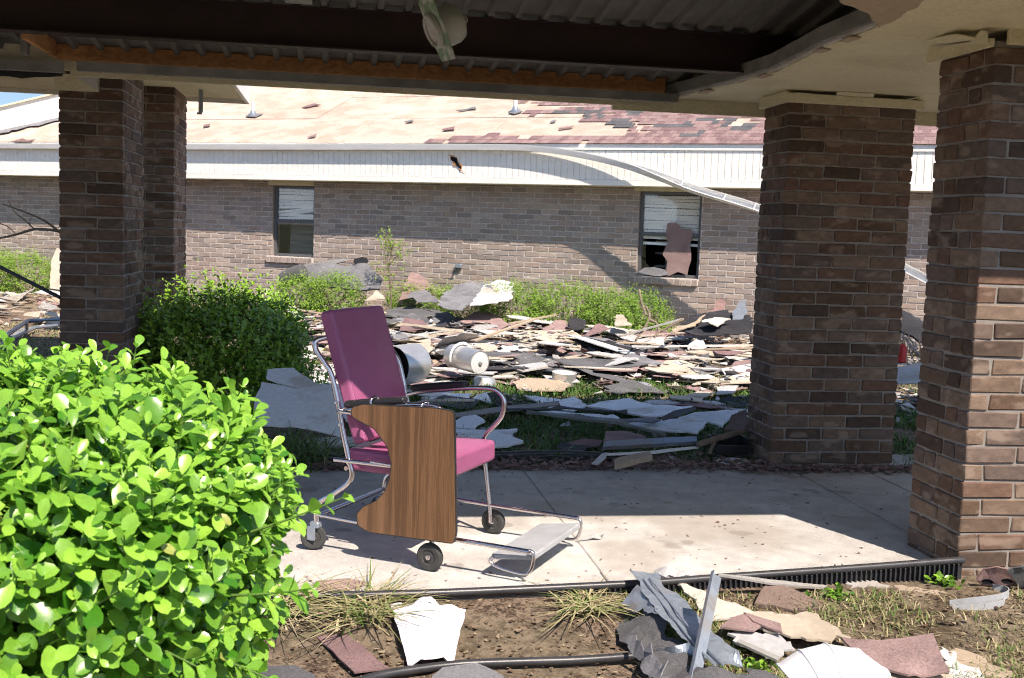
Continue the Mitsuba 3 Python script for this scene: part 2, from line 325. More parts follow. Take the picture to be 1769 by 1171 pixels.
# ---------------------------------------------------------------- brick pillars under the canopy
BL, BH, BT, MJ = .249, .0705, .09, .0815
def brick_u(): return float(R(0, 1))
def pillar(name, label, c0, d0, w, dep, z0, z1, seen=('front', 'left'), short=False):
    t = thing(name, label, 'brick pillar')
    put('mortar_core', fbox(can, (c0 + .008, d0 + .008, z0), (c0 + w - .008, d0 + dep - .008, z1)), 'mat_mortar', t)
    n = int((z1 - z0) / MJ); hidden = []; us = []
    for k in range(n + 1):
        z = z0 + k * MJ; h = min(BH, z1 - z)
        if h < .02: continue
        par = k % 2
        for side, L in (('front', w), ('right', dep), ('back', w), ('left', dep)):
            # runs go round the pillar; each leaves room for the end of its neighbour's brick
            run = L - BT - .01; a = 0.0; spans = []
            if short:          # the short faces run from corner to corner, the long ones lie between them
                if side in ('front', 'back'): run = L
                else: a = BT + .01
            while a < run - .012:
                b = min(a + BL, run); 
                if b - a > .025: spans.append((a, b))
                a += BL + .011
            if par: spans = [(L - q, L - p) for p, q in spans]
            for p, q in spans:
                if side == 'front': A, B = (c0 + p, d0, z), (c0 + q, d0 + BT, z + h)
                elif side == 'right': A, B = (c0 + w - BT, d0 + p, z), (c0 + w, d0 + q, z + h)
                elif side == 'back': A, B = (c0 + w - q, d0 + dep - BT, z), (c0 + w - p, d0 + dep, z + h)
                else: A, B = (c0, d0 + dep - q, z), (c0 + BT, d0 + dep - p, z + h)
                m = fcbox(can, A, B, .005, .0022); u = brick_u()
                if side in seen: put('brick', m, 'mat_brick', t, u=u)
                else: hidden.append(m); us += [u] * 24
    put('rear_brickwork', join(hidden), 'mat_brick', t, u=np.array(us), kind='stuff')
    return t
pA = pillar('brick_pillar', 'dark brick pillar with torn cream trim at its top, second from the right edge, standing behind the slab', 2.854, 6.902, .866, .43, -.055, 2.40)
pB = pillar('brick_pillar', 'brick pillar at the right edge with its front face in full sun, nearest of the four', 2.857, 4.642, .866, .46, -.14, 2.40)
pL = pillar('brick_pillar', 'broad dark brick pillar at the left rising behind the bright green shrub', -1.911, 8.3, .43, .88, -.055, 2.70, ('front', 'right'), True)
pM = pillar('brick_pillar', 'narrower brick pillar showing just behind the left pillar, farthest of the four', -1.911, 10.85, .43, .88, -.055, 2.70, ('front', 'right'), True)
def trimboard(a, b, par, **k): put('trim_board', fcbox(can, a, b, .004, .0015), 'mat_cream', par, **k)
# trim round the pillar tops
trimboard((2.82, 6.872, 2.368), (3.76, 6.899, 2.428), pA); trimboard((2.822, 6.9, 2.37), (2.851, 7.36, 2.445), pA); trimboard((3.723, 6.9, 2.37), (3.752, 7.36, 2.44), pA)
put('torn_trim', plate(can(np.array([(2.86, 6.868, 2.372), (2.95, 6.868, 2.372), (2.99, 6.862, 2.425), (2.88, 6.87, 2.43)])), .003, .004), 'mat_cream', pA)
put('torn_trim', plate(can(np.array([(3.15, 6.87, 2.425), (3.4, 6.87, 2.425), (3.4, 6.85, 2.446), (3.15, 6.86, 2.449)])), .004, .003), 'mat_cream', pA)
trimboard((2.9, 4.608, 2.385), (3.8, 4.636, 2.455), pB); trimboard((3.728, 4.64, 2.39), (3.756, 5.13, 2.45), pB)
put('trim_board', plate(can(np.array([(2.835, 4.62, 2.37), (2.835, 5.16, 2.37), (2.835, 5.16, 2.44), (2.835, 4.62, 2.405)])), .02, .002), 'mat_cream', pB)
put('torn_trim', plate(can(np.array([(2.81, 4.63, 2.375), (2.80, 4.78, 2.40), (2.78, 4.66, 2.44), (2.80, 4.62, 2.435)])), .004, .012), 'mat_cream', pB)
put('torn_trim', plate(can(np.array([(2.815, 4.7, 2.41), (2.815, 5.0, 2.44), (2.72, 5.0, 2.447), (2.7, 4.7, 2.425)])), .006, .01), 'mat_cream', pB)
trimboard((-1.935, 8.27, 2.355), (-1.64, 8.297, 2.47), pL)
put('torn_trim', plate(can(np.array([(-1.80, 8.262, 2.455), (-1.645, 8.255, 2.455), (-1.645, 8.25, 2.362)])), .006, .003), 'mat_board', pL, u=.1)

# ---------------------------------------------------------------- the canopy: wrecked soffit, deck, purlins
cn = thing('entrance_canopy', 'storm torn entrance canopy overhead with cream soffit and exposed metal deck', 'canopy')
put('fascia_board', fbox(can, (-1.70, 7.70, 2.39), (6.5, 7.735, 2.485)), 'mat_cream', cn)
put('fascia_board', fbox(can, (1.9, 7.738, 2.362), (6.5, 7.775, 2.43)), 'mat_cream', cn)
put('fascia_board', fbox(can, (-4.0, 7.738, 2.432), (6.5, 7.80, 2.66)), 'mat_cream', cn)
put('fascia_board', fbox(can, (1.0, 3.84, 2.40), (6.5, 3.875, 2.62)), 'mat_cream', cn)
put('fascia_board', fbox(can, (-4.0, 3.84, 2.40), (.99, 3.875, 2.62)), 'mat_cream', cn)
put('fascia_board', fbox(can, (6.47, 3.88, 2.4), (6.5, 7.69, 2.62)), 'mat_cream', cn)
edge = [(2.312, 7.69), (2.34, 7.55), (2.40, 7.05), (2.447, 6.705), (2.47, 6.166), (2.42, 5.7), (2.376, 5.316), (2.362, 4.75), (2.354, 4.606), (2.27, 4.25), (2.15, 3.88)]
e2_ = []
for (a, b) in zip(edge[:-1], edge[1:]):
    k = max(2, int(math.hypot(b[0] - a[0], b[1] - a[1]) / .05))
    e2_ += [(a[0] + (b[0] - a[0]) * i / k + rng.normal(0, .005), a[1] + (b[1] - a[1]) * i / k) for i in range(k)]
sof = VF(extr(e2_ + [(2.15, 3.88), (6.46, 3.88), (6.46, 7.69)], .014).refine_to_length(.3))
def sag(v):
    v = v.copy(); v[:, 2] += 2.45 + .012 * (meshkit.fbm(np.stack([v[:, 0] * 1.2, v[:, 1] * 1.2, v[:, 0] * 0], 1), 2, 3) - .5); return can(v)
put('soffit', (sag(sof[0]), sof[1]), 'mat_cream', cn, smooth=40)
put('torn_soffit_layer', plate(can(np.array([(p[0], p[1], 2.443) for p in [(1.78, 3.98), (2.18, 3.95), (2.27, 4.25), (2.345, 4.6), (2.356, 4.75), (2.167, 4.471), (1.958, 4.297)]])), .006, .004, .006, .05), 'mat_board', cn, u=.72)
put('edge_channel', sweep(can(np.array([(c - .035, d, 2.468) for c, d in edge[:-1]])), [np.array([(-.012, 0), (.012, 0), (.012, .075), (-.012, .075), (-.012, 0)])] * (len(edge) - 1)), 'mat_grey_steel', cn)
put('edge_bead', sweep(can(np.array([(c - .012, d, 2.455) for c, d in edge[:-1]])), [np.array([(-.006, 0), (.006, 0), (.006, .016), (-.006, .016), (-.006, 0)])] * (len(edge) - 1)), 'mat_board', cn, u=.1)
for a, b in ((5.0, 5.12), (5.36, 5.45), (6.3, 6.42), (7.1, 7.25)):
    c = float(np.interp((a + b) / 2, [e[1] for e in edge[::-1]], [e[0] for e in edge[::-1]]))
    put('torn_scrap', plate(can(np.array([(c - .03, a, 2.44), (c + .03, a, 2.442), (c + .02, b, 2.436), (c - .03, b, 2.441)])), .005, .006, .004, .03), 'mat_board', cn, u=.78)
# metal deck: one ribbed panel after another, falling from the ridge to both edges
def deckz(d): return 2.575 + .15 * (7.75 - d) if d > 5.75 else 2.575 + .15 * (d - 3.75)
prof = []
for k in range(4):
    x = k * .158; prof += [(x, 0), (x + .10, 0), (x + .112, -.034), (x + .142, -.034), (x + .154, 0)]
prof.append((.632, 0))
for i in range(17):
    for da, db in ((7.75, 5.75), (5.75, 3.87)):
        v = []
        for d in (da, db): v += [(-4.0 + i * .632 + x, d, deckz(d) + z) for x, z in prof]
        n = len(prof); f = [(j, j + 1, n + j + 1, n + j) for j in range(n - 1)]
        put('deck_panel', (can(np.array(v)), np.array(f)), 'mat_deck', cn)
for da, db in ((7.85, 5.75), (5.75, 3.80)):
    p = [(-4.1, da, deckz(da) + .02), (6.6, da, deckz(da) + .02), (6.6, db, deckz(db) + .02), (-4.1, db, deckz(db) + .02)]
    v = can(np.array(p + [(a, b, c + .05) for a, b, c in p])); f = np.array([(3, 2, 1, 0), (4, 5, 6, 7), (0, 1, 5, 4), (1, 2, 6, 5), (2, 3, 7, 6), (3, 0, 4, 7)])
    put('roof_slope', (v, f), 'mat_scrap', cn, u=.6)
for d, zb in ((6.6, 2.485),):
    zt = deckz(d) - .036
    m = [fbox(can, (-4.0, d - .006, zb + .009), (6.4, d + .006, zt)), fbox(can, (-4.0, d - .055, zb), (6.4, d + .055, zb + .009)), fbox(can, (-4.0, d - .055, zt - .009), (6.4, d - .0061, zt)), fbox(can, (-4.0, d + .0061, zt - .009), (6.4, d + .055, zt))]
    put('purlin', join(m), 'mat_red_steel', cn)
put('sheathing_strip', fbox(can, (-1.77, 7.66, 2.487), (2.25, 7.69, 2.583)), 'mat_osb', cn)
put('sheathing_strip', fbox(can, (-1.80, 6.95, 2.50), (-1.773, 7.69, 2.60)), 'mat_osb', cn)
put('ceiling_channel', join([fbox(can, (-1.62, 7.50, 2.405), (2.3, 7.506, 2.462)), fbox(can, (-1.62, 7.507, 2.405), (2.3, 7.56, 2.411)), fbox(can, (-1.62, 7.507, 2.456), (2.3, 7.56, 2.462))]), 'mat_grey_steel', cn)
put('ceiling_channel', join([fbox(can, (-4.0, 7.44, 2.38), (-1.68, 7.446, 2.445)), fbox(can, (-4.0, 7.447, 2.38), (-1.68, 7.5, 2.386))]), 'mat_grey_steel', cn)
put('hanging_felt', plate(can(np.array([(-3.6, 7.62, 2.42), (-1.72, 7.62, 2.42), (-1.73, 7.62, 2.375), (-2.9, 7.62, 2.30), (-3.6, 7.62, 2.26)])), .006, .01, .006), 'mat_scrap', cn, u=.05)
put('ceiling_batten', fbox(can, (-1.9, 7.3, 2.46), (-1.86, 7.36, 2.62)), 'mat_grey_steel', cn)
# end walls of the roof space
put('gable_end', plate(can(np.array([(-4.05, 3.75, 2.45), (-4.05, 7.75, 2.45), (-4.05, 7.75, 2.6), (-4.05, 5.75, 2.87), (-4.05, 3.75, 2.6)])), .02), 'mat_cream', cn)
# the covered walk behind the left pillars
wk = thing('walkway_roof', 'low cream soffit and roof edge of the covered walk carried by the two left pillars', 'roof')
put('soffit', fbox(can, (-3.3, 7.9, 2.70), (-.9, 11.62, 2.72)), 'mat_cream', wk)
put('fascia', fbox(can, (-3.3, 11.625, 2.66), (-.9, 11.66, 2.86)), 'mat_trim', wk)
put('fascia', fbox(can, (-.897, 7.9, 2.66), (-.865, 11.66, 2.86)), 'mat_trim', wk)
put('roof', fbox(can, (-3.3, 7.9, 2.865), (-.86, 11.7, 2.90)), 'mat_scrap', wk, u=.6)
put('fascia', fbox(can, (-3.3, 7.862, 2.60), (-.865, 7.895, 2.9)), 'mat_cream', wk)
put('fascia', fbox(can, (-3.33, 7.862, 2.62), (-3.302, 11.66, 2.9)), 'mat_cream', wk)
hs = (-1.252, 10.900, 2.743)
st = thing('metal_strap', 'short grey metal strap hanging under the walkway soffit right of the pillars', 'strap')
put('strap', fbox(can, (hs[0] - .02, 10.9, 2.49), (hs[0] + .02, 10.906, 2.699)), 'mat_galvanised', st)
put('bracket_foot', fbox(can, (hs[0] - .034, 10.897, 2.47), (hs[0] + .012, 10.909, 2.489)), 'mat_galvanised', st)

# recessed light torn out of the ceiling
lf = thing('ceiling_light', 'torn out recessed ceiling light dangling under the canopy', 'light fixture')
LC = np.array((-0.427, 5.600, 2.459)); ax = np.array([-.80, -.32, -.40]); ax /= np.linalg.norm(ax)
la = np.cross(ax, [0, 0, 1.0]); la /= np.linalg.norm(la); lb = np.cross(la, ax)
def lfm(v): v = np.asarray(v, float); return LC + v[:, :1] * la + v[:, 1:2] * lb + v[:, 2:] * ax
L0 = (np.zeros((1, 3)))
def lmap(m): return mapped(m, lfm)
put('housing', lmap(lathe([(0, -.15), (.05, -.148), (.085, -.13), (.098, -.10), (.1, -.03), (.1, -.012), (.09, -.012), (.09, -.09), (0, -.12)], 36)), 'mat_fixture', lf, smooth=50)
put('mounting_plate', lmap(VF(extr([(-.10, -.16), (.09, -.15), (.115, -.02), (.10, .15), (.02, .185), (-.11, .16), (-.125, .0)], .006).translate([0, 0, -.01]).refine_to_length(.03))), 'mat_green', lf)
put('lens_ring', lmap(lathe([(.085, 0), (.085, .022), (.078, .028), (.066, .022), (.066, 0)], 36)), 'mat_fixture', lf, smooth=40)
put('lens', lmap(lathe([(.066, .012), (.04, .02), (.0, .023)], 30)), 'mat_board', lf, smooth=True, u=.1)
put('conduit', tube(smoothline([(-0.497, 5.750, 2.617), (-0.439, 5.720, 2.615), (-0.356, 5.680, 2.593), (-0.298, 5.640, 2.549), (-0.276, 5.620, 2.518), (-0.290, 5.620, 2.495)], 6), .007, 8), 'mat_fixture', lf, smooth=True)
put('junction_box', fcbox(can, (-.265, 5.62, 2.58), (-.13, 5.8, 2.72), .004), 'mat_grey_steel', lf)
put('rod', tube(lfm([(-.03, -.06, -.152), (.05, .05, -.16)]), .004, 6), 'mat_black', lf)

# ---------------------------------------------------------------- the brick building across the lawn
bb = thing('brick_building', 'long single storey brick building across the yard with stripped roof decking', 'building')
S0, S1 = -17.0, 5.2
WINS = [(-7.88, -7.06, .93, 2.115), (-1.455, -.515, .885, 2.135)]
parts = []; cur = S0
for a, b, z0, z1 in WINS:
    parts += [((cur, -.22, -.2), (a, -.006, 2.3)), ((a, -.22, -.2), (b, -.006, z0 - .01)), ((a, -.22, z1 + .06), (b, -.006, 2.3))]; cur = b
parts.append(((cur, -.22, -.2), (S1, -.006, 2.3)))
wl = put('wall', join([fbox(bld, p, q) for p, q in parts]), 'mat_wall_mortar', bb)
put('end_wall', fbox(bld, (S1 - .2, -8, -.2), (S1, -.225, 2.3)), 'mat_wall_brick', bb, u=.3)
near, far_, fu = [], [], []
k = 0
while True:
    z = -.12 + k * MJ
    if z > 2.18: break
    a = S0 + (.13 if k % 2 else 0)
    while a < S1 - .1:
        p, q = a, a + BL; a += BL + .013
        segs = [(p, q)]
        for wa, wb, z0, z1 in WINS:
            if z + BH > z0 - .005 and z < z1 + .0:
                out = []
                for p_, q_ in segs:
                    if q_ <= wa or p_ >= wb: out.append((p_, q_))
                    else:
                        if p_ < wa - .03: out.append((p_, wa))
                        if q_ > wb + .03: out.append((wb, q_))
                segs = out
        for p_, q_ in segs:
            if q_ - p_ < .03: continue
            h = min(BH, 2.185 - z)
            m = fcbox(bld, (p_, -.05, z), (q_, .002 + R(-.002, .002), z + h), .005, .0022); u = brick_u()
            if -2.45 < (p_ + q_) / 2 < .42 and z > .42: near.append((m, u, p_))
            else: far_.append(m); fu += [u] * 24
    k += 1
near.sort(key=lambda t: -t[2])
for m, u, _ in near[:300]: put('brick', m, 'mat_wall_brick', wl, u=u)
for m, u, _ in near[300:]: far_.append(m); fu += [u] * 24
put('brickwork', join(far_), 'mat_wall_brick', wl, u=np.array(fu), kind='stuff')
# windows
for wi, (a, b, z0, z1) in enumerate(WINS):
    w_ = put('window', join([fbox(bld, (a, -.13, z0), (a + .045, -.06, z1)), fbox(bld, (b - .045, -.13, z0), (b, -.06, z1)), fbox(bld, (a + .0451, -.13, z1 - .045), (b - .0451, -.06, z1)), fbox(bld, (a + .0451, -.13, z0), (b - .0451, -.06, z0 + .04)), fbox(bld, (a + .0451, -.12, (z0 + z1) / 2 - .03), (b - .0451, -.055, (z0 + z1) / 2 + .03))]), 'mat_frame', bb,
             label='window with bent blind slats over a grimy lower pane' if wi == 0 else 'broken window with blinds and a mauve roof scrap stuck in it')
    zm = (z0 + z1) / 2
    put('jamb', fbox(bld, (a - .004, -.22, z0), (a + .002, -.012, z1)), 'mat_wall_brick', w_, u=.5); put('jamb', fbox(bld, (b - .002, -.22, z0), (b + .004, -.012, z1)), 'mat_wall_brick', w_, u=.5)
    put('pane', fbox(bld, (a + .045, -.094, zm + .03), (b - .045, -.0905, z1 - .045)), 'mat_glass', w_)
    if wi == 0: put('pane', fbox(bld, (a + .045, -.084, z0 + .04), (b - .045, -.0805, zm - .03)), 'mat_glass', w_)
    else:
        put('broken_pane', plate(bld(np.array([(a + .047, -.085, z0 + .04), (a + .3, -.085, z0 + .04), (a + .12, -.085, z0 + .2), (a + .09, -.085, zm - .03), (a + .047, -.085, zm - .03)])), .003), 'mat_glass', w_)
    n_s = 12
    for i in range(n_s if wi == 0 else 16):
        zz = z1 - .06 - i * .046
        if wi == 0 and i in (6, 7): dz, dy = R(-.02, .0), R(-.03, .03)
        else: dz, dy = R(-.004, .004), R(-.006, .006)
        if zz < zm - .02 and (wi == 0 or i > 11) and R() < .45: continue
        tl = .06 if (wi == 0 and i in (7, 8)) else .012
        tl = R(-tl, tl)
        x0, x1 = a + .055, b - .055
        c = np.array([(x0, -.125 + dy, zz + dz + tl), (x1, -.125, zz + dz - tl), (x1, -.112, zz + dz - tl - .041), (x0, -.112 + dy, zz + dz + tl - .041)])
        put('blind_slat', plate(bld(c), .0025, .008 if wi == 0 else .003, freq=5, seed=i), 'mat_blind', w_)
    put('dark_room', join([fbox(bld, (a - .5, -2.2, -.1), (b + .5, -2.15, 2.6)), fbox(bld, (a - .5, -2.15, -.1), (a - .45, -.24, 2.6)), fbox(bld, (b + .45, -2.15, -.1), (b + .5, -.24, 2.6)), fbox(bld, (a - .45, -2.15, -.1), (b + .45, -.24, -.05)), fbox(bld, (a - .45, -2.15, 2.55), (b + .45, -.24, 2.6))]), 'mat_room', w_)
    sl = put('sill', fbox(bld, (a - .09, -.05, z0 - .105), (b + .0, .045, z0 - .012)), 'mat_wall_mortar', bb)
    nb = int((b - a + .09) / .082); pit = (b - a + .09) / nb
    for i in range(nb):
        A = np.array([a - .09 + i * pit + .004, -.04, z0 - .1]); B = np.array([a - .09 + (i + 1) * pit - .005, .052, z0 - .006])
        m = cbox(A, B, .005, .002); m[0][:, 2] -= (m[0][:, 1] + .04) * .18
        put('brick', mapped(m, bld), 'mat_wall_brick', sl, u=brick_u())
    put('lintel_board', fbox(bld, (a - .07, -.06, z1 + .002), (b + .0, .02, 2.188)), 'mat_cream', bb)
put('inner_blind', plate(bld(np.array([(-7.72, -.3, .95), (-7.2, -.34, .95), (-7.16, -.3, 1.5), (-7.7, -.3, 1.5)])), .004, .01), 'mat_blind_grey', bb)
# things left inside the broken window
put('interior_shelf', join([fbox(bld, (-1.42, -1.2, z), (-1.05, -.9, z + .03)) for z in (1.0, 1.2, 1.38)] + [fbox(bld, (-1.25, -1.2, .9), (-1.2, -.9, 1.5))]), 'mat_blind', bb)
# spigot and cover plate on the wall
sp = (-4.361, 0.887)
fa = thing('wall_faucet', 'small grey outdoor faucet box on the brick wall behind the sapling', 'faucet')
put('cover', fcbox(bld, (sp[0] - .05, .005, sp[1] - .02), (sp[0] + .06, .06, sp[1] + .05), .01), 'mat_galvanised', fa)
put('spout', tube(bld(np.array([(sp[0] - .03, .03, sp[1] - .02), (sp[0] - .05, .05, sp[1] - .06), (sp[0] - .07, .05, sp[1] - .1)])), .012, 6), 'mat_black', fa)
# eave: soffit, grooved fascia boards, top trim
put('soffit', fbox(bld, (S0, .06, 2.188), (S1, .44, 2.20)), 'mat_cream', bb)
fs = put('fascia', fbox(bld, (S0, .412, 2.195), (S1, .425, 2.69)), 'mat_cream', bb)
s = S0
while s < S1 - .05:
    put('board', fcbox(bld, (s + .002, .426, 2.272 + R(-.001, .001)), (s + .0935, .440, 2.695), .003), 'mat_trim', fs); s += .097
put('fascia_foot_board', fbox(bld, (S0, .427, 2.19), (S1, .452, 2.268)), 'mat_trim', bb)
put('fascia_top_board', fbox(bld, (S0, .427, 2.70), (S1, .462, 2.787)), 'mat_trim', bb)
# hole punched in the fascia
hl = (-4.233, 2.486)
put('splintered_hole', plate(bld(np.array([(hl[0] - .16, .452, hl[1] + .14), (hl[0] - .06, .452, hl[1] + .12), (hl[0] + .05, .452, hl[1] + .0), (hl[0] + .15, .452, hl[1] - .14), (hl[0] + .05, .452, hl[1] - .1), (hl[0] - .08, .452, hl[1] + .02)])), .004, 0, .016, .04), 'mat_osb', bb, u=.8)
put('splintered_hole', plate(bld(np.array([(hl[0] - .11, .459, hl[1] + .1), (hl[0] - .05, .459, hl[1] + .09), (hl[0] + .04, .459, hl[1] - .02), (hl[0] + .08, .459, hl[1] - .09), (hl[0] - .02, .459, hl[1] - .03)])), .003, 0, .008, .04), 'mat_dark', bb)
# roof: decking, surviving shingles, torn underlayment
PT = .42
def roof(p, h=0.0):
    p = np.asarray(p, float); n = np.array([0, PT, 1]) / math.hypot(PT, 1)
    return bld(np.stack([p[..., 0], .47 - p[..., 1] + h * n[1], 2.79 + PT * p[..., 1] + h * n[2]], -1))
RNV = (WN * PT + UZ) / math.hypot(PT, 1)
def on_roof(m, lift=0.0): return roof(m[0][:, :2]) + (m[0][:, 2:] - .034 + lift) * RNV, m[1]
rp = sg.Polygon([(-14.55, .0), (S1, 0), (S1, 7.2), (-8.3, 7.2)])
dk = put('roof_decking', on_roof(VF(extr(rp.buffer(-.01), .015)), -.012), 'mat_dark', bb)
for row in range(6):
    t0_ = row * 1.22
    for i in range(10):
        q = sg.box(S0 + i * 2.44 + (row % 2) * 1.22 - 1.5, t0_ + .004, S0 + (i + 1) * 2.44 + (row % 2) * 1.22 - 1.508, t0_ + 1.214).intersection(rp)
        if q.area > .05: put('sheet', on_roof(VF(extr(q, .02)), .012 + R(-.003, .003)), 'mat_roof_osb', dk)
poly = sg.Polygon([(-4.889, 0.025), (-4.275, 0.293), (-3.285, 0.242), (-1.353, 0.372), (-1.453, 0.474), (-1.993, 0.765), (-2.420, 0.933), (-2.850, 1.334), (-3.761, 1.384), (-3.940, 1.448), (-3.236, 1.579), (-2.891, 1.718), (-3.560, 1.892), (-4.005, 1.969), (-3.898, 2.219), (-2.5, 7.1), (S1, 7.1), (S1, -.03), (-5.5, -.03)]).buffer(0)
bald = [sg.Polygon([(-0.229, 1.035), (0.144, 1.082), (0.240, 0.593), (0.019, 0.746)])]
dark = [sg.Polygon(x).buffer(0) for x in ([(-2.195, 0.821), (-2.082, 1.038), (-1.859, 1.062), (-1.572, 0.868), (-1.374, 0.654), (-1.687, 0.657)], [(-2.289, 1.670), (-1.653, 1.768), (-1.443, 1.360), (-1.891, 1.313)], [(-0.997, 1.048), (-0.321, 1.144), (0.230, 0.643), (0.051, 0.594), (-0.353, 0.905)], [(-2.996, 1.602), (-2.759, 1.625), (-2.307, 1.153), (-2.642, 1.159)], [(-1.263, 0.422), (-0.248, 0.445), (-0.226, 0.346), (-1.227, 0.296)], [(-1.376, 0.812), (-0.867, 0.886), (-0.826, 0.728), (-1.345, 0.706)])]
tab = cbox(np.array([0, 0, 0]), np.array([.1, .2, .006]), .0015)
shs, shu = [], []; t = -.02; kk = 0
lowband = sg.Polygon([(-3.325, 0.112), (-3.391, 0.268), (-1.350, 0.422), (-1.313, 0.296)])
from shapely.prepared import prep
pp, pb, pd = prep(poly), [prep(x) for x in bald], [prep(x) for x in dark]
while t < 5.0:
    s = S0 + (kk % 3) * .034
    while s < S1 - .1:
        nj = meshkit.fbm(np.array([s * 3.1, t * 4.3, 2.0]), 2, 5) - .5
        c = sg.Point(s + .05 + nj * .9 + R(-.03, .03), t + .08 + nj * .3 + R(-.03, .03))
        if pp.contains(c) and not any(x.contains(c) for x in pb):
            isd = any(x.contains(c) for x in pd)
            if not (isd and R() < .15):
                v = tab[0] + [s + R(-.003, .003), t, 0]
                v = roof(v[:, :2]) + (v[:, 2] + .008 - .025 * (v[:, 1] - t))[:, None] * (WN * PT + UZ) / math.hypot(PT, 1)
                shs.append((v, tab[1])); shu += [R(.26, .37) if isd else R(.51, .74)] * 24
        s += .1017
    t += .14; kk += 1
put('shingles', join(shs), 'mat_scrap', dk, u=np.array(shu), kind='stuff')
scr = [[(-9.038, 1.308), (-8.981, 1.437), (-8.755, 1.432), (-8.791, 1.239)], [(-8.181, 1.779), (-8.037, 2.009), (-7.872, 1.903), (-8.070, 1.776)], [(-9.595, 0.838), (-9.480, 0.900), (-9.422, 0.774), (-9.522, 0.744)], [(-4.971, 1.533), (-4.736, 1.712), (-4.656, 1.587), (-4.881, 1.501)], [(-4.770, 0.567), (-4.610, 0.678), (-4.526, 0.566), (-4.702, 0.511)], [(-7.052, 0.205), (-6.925, 0.319), (-6.886, 0.206), (-7.000, 0.177)], [(-3.987, 1.389), (-3.865, 1.535), (-3.735, 1.443), (-3.846, 1.298)], [(-5.636, 0.946), (-5.548, 1.063), (-5.507, 0.944), (-5.599, 0.916)], [(-3.089, 0.942), (-3.005, 1.024), (-2.982, 0.912), (-3.058, 0.886)], [(-2.819, 0.611), (-2.624, 0.717), (-2.613, 0.636), (-2.780, 0.557)]]
SL = ['dark shingle scrap at the foot of the left vent pipe on the bare roof', 'dark shingle scrap right of the left vent pipe, level with its top', 'small dark shingle scrap low on the bare roof left of the left vent pipe', 'mauve shingle scrap on the bare roof left of the right vent pipe', 'shingle scrap low on the bare roof just above the edge of the surviving shingles', 'small shingle scrap near the eave above the left window', 'dark shingle scrap at the foot of the right vent pipe', 'tiny shingle scrap midway up the bare roof between the vent pipes', 'upper of two small scraps on the bare roof right of the right vent pipe', 'lower of two small scraps on the bare roof right of the right vent pipe']
for q, lab_ in zip(scr, SL):
    q = np.array(q); put('shingle_scrap', plate(roof(q, .02), .012, .01, .03, .12), 'mat_scrap', None, u=float(R(.3, .9)), label=lab_, cat='roofing scrap', group='shingle scraps on the bare roof decking')
for (px_, top), lab in ((((-8.934, 1.371), .26), 'white vent pipe at the left on the bare roof decking'), (((-3.889, 1.446), .24), 'white vent pipe beside the edge of the surviving mauve shingles')):
    p = roof(np.array([px_]))[0]; v_ = thing('vent_pipe', lab, 'vent pipe')
    put('pipe', mapped(lathe([(0, top), (.03, top), (.036, top - .01), (.036, -.1), (0, -.1)], 16), lambda v: v + p), 'mat_gutter', v_, smooth=40)
    put('flashing', mapped(lathe([(.036, .10), (.06, .05), (.09, .03), (.09, .0), (.036, .0)], 16), lambda v: v + p), 'mat_galvanised', v_, smooth=40)
# raised white wall along the valley at the far left, with roofing torn over it
wa, wb = roof(np.array([(-15.6, -1.2)]))[0], roof(np.array([(-8.4, 7.1)]))[0]
def up(p, h): return p + UZ * h
put('valley_wall', plate([wa - UZ * .1, wb - UZ * .1, up(wb, .62), up(wa, .40)], .06), 'mat_trim', bb)
put('valley_cap', plate([up(wa, .405), up(wb, .625), up(wb, .66), up(wa, .44)], .12), 'mat_cream', bb)
dv = wb - wa; nv = np.cross(dv / np.linalg.norm(dv), UZ); 
for lab, fr, hh, u in (('dark roofing flap torn up against the white wall at far left', (.268, .283), .30, .3), ('mauve roofing flap folded on the white wall at far left', (.281, .312), .34, .6), ('grey roofing flap at the top of the white wall at far left', (.292, .304), .46, .3)):
    a_, b_ = wa + dv * fr[0], wa + dv * fr[1]; o_ = -nv * (-.06 if nv[1] > 0 else .06)
    z0 = .2 if hh > .4 else -.05
    put('roofing_flap', plate([a_ + o_ + UZ * z0, b_ + o_ + UZ * z0, b_ + o_ * .6 + UZ * hh, a_ + o_ * .6 + UZ * (hh + .04)], .012, .02, .02, .08), 'mat_scrap', None, u=u, label=lab, cat='roofing')
put('rear_roof', plate(roof(np.array([(-8.3, 7.2), (S1, 7.2)])).tolist() + [bld(np.array([S1, -13.5, 2.9])).tolist(), bld(np.array([-8.3, -13.5, 2.9])).tolist()], .03), 'mat_roof_osb', bb)

# the white gutter: still on the eave at the left, torn loose and sagging to the right
gt = thing('white_gutter', 'long white eave gutter torn loose and sagging across the right window', 'gutter')
path = [(-17, .52, 2.70), (-9, .52, 2.70), (-5.5, .52, 2.712), (-3.8, .525, 2.715), (-2.998, .54, 2.70), (-2.257, .56, 2.615), (-1.489, .60, 2.455), (-.651, .68, 2.19), (-.351, .71, 2.10), (.399, .80, 1.905), (1.533, .95, 1.56), (2.709, 1.1, 1.02)]
P = smoothline(bld(np.array(path)), 6)
gp = .82 * np.array([(-.06, .07), (-.062, -.035), (.045, -.04), (.062, .03), (.068, .068), (.052, .068), (.056, .062), (.046, .03), (.035, -.034), (-.055, -.029), (-.054, .07), (-.06, .07)])
profs = []
sv = (P - WP) @ WX
for s_ in sv:
    a = math.radians(float(np.interp(s_, [-3.6, -2.4, -1.4, -.6, .5, 2.7], [0, 4, 10, 48, 62, 70])))
    q = gp.copy(); profs.append(np.stack([q[:, 0] * math.cos(a) + q[:, 1] * math.sin(a), -q[:, 0] * math.sin(a) + q[:, 1] * math.cos(a)], 1))
put('trough', sweep(P, profs), 'mat_gutter', gt, smooth=30)
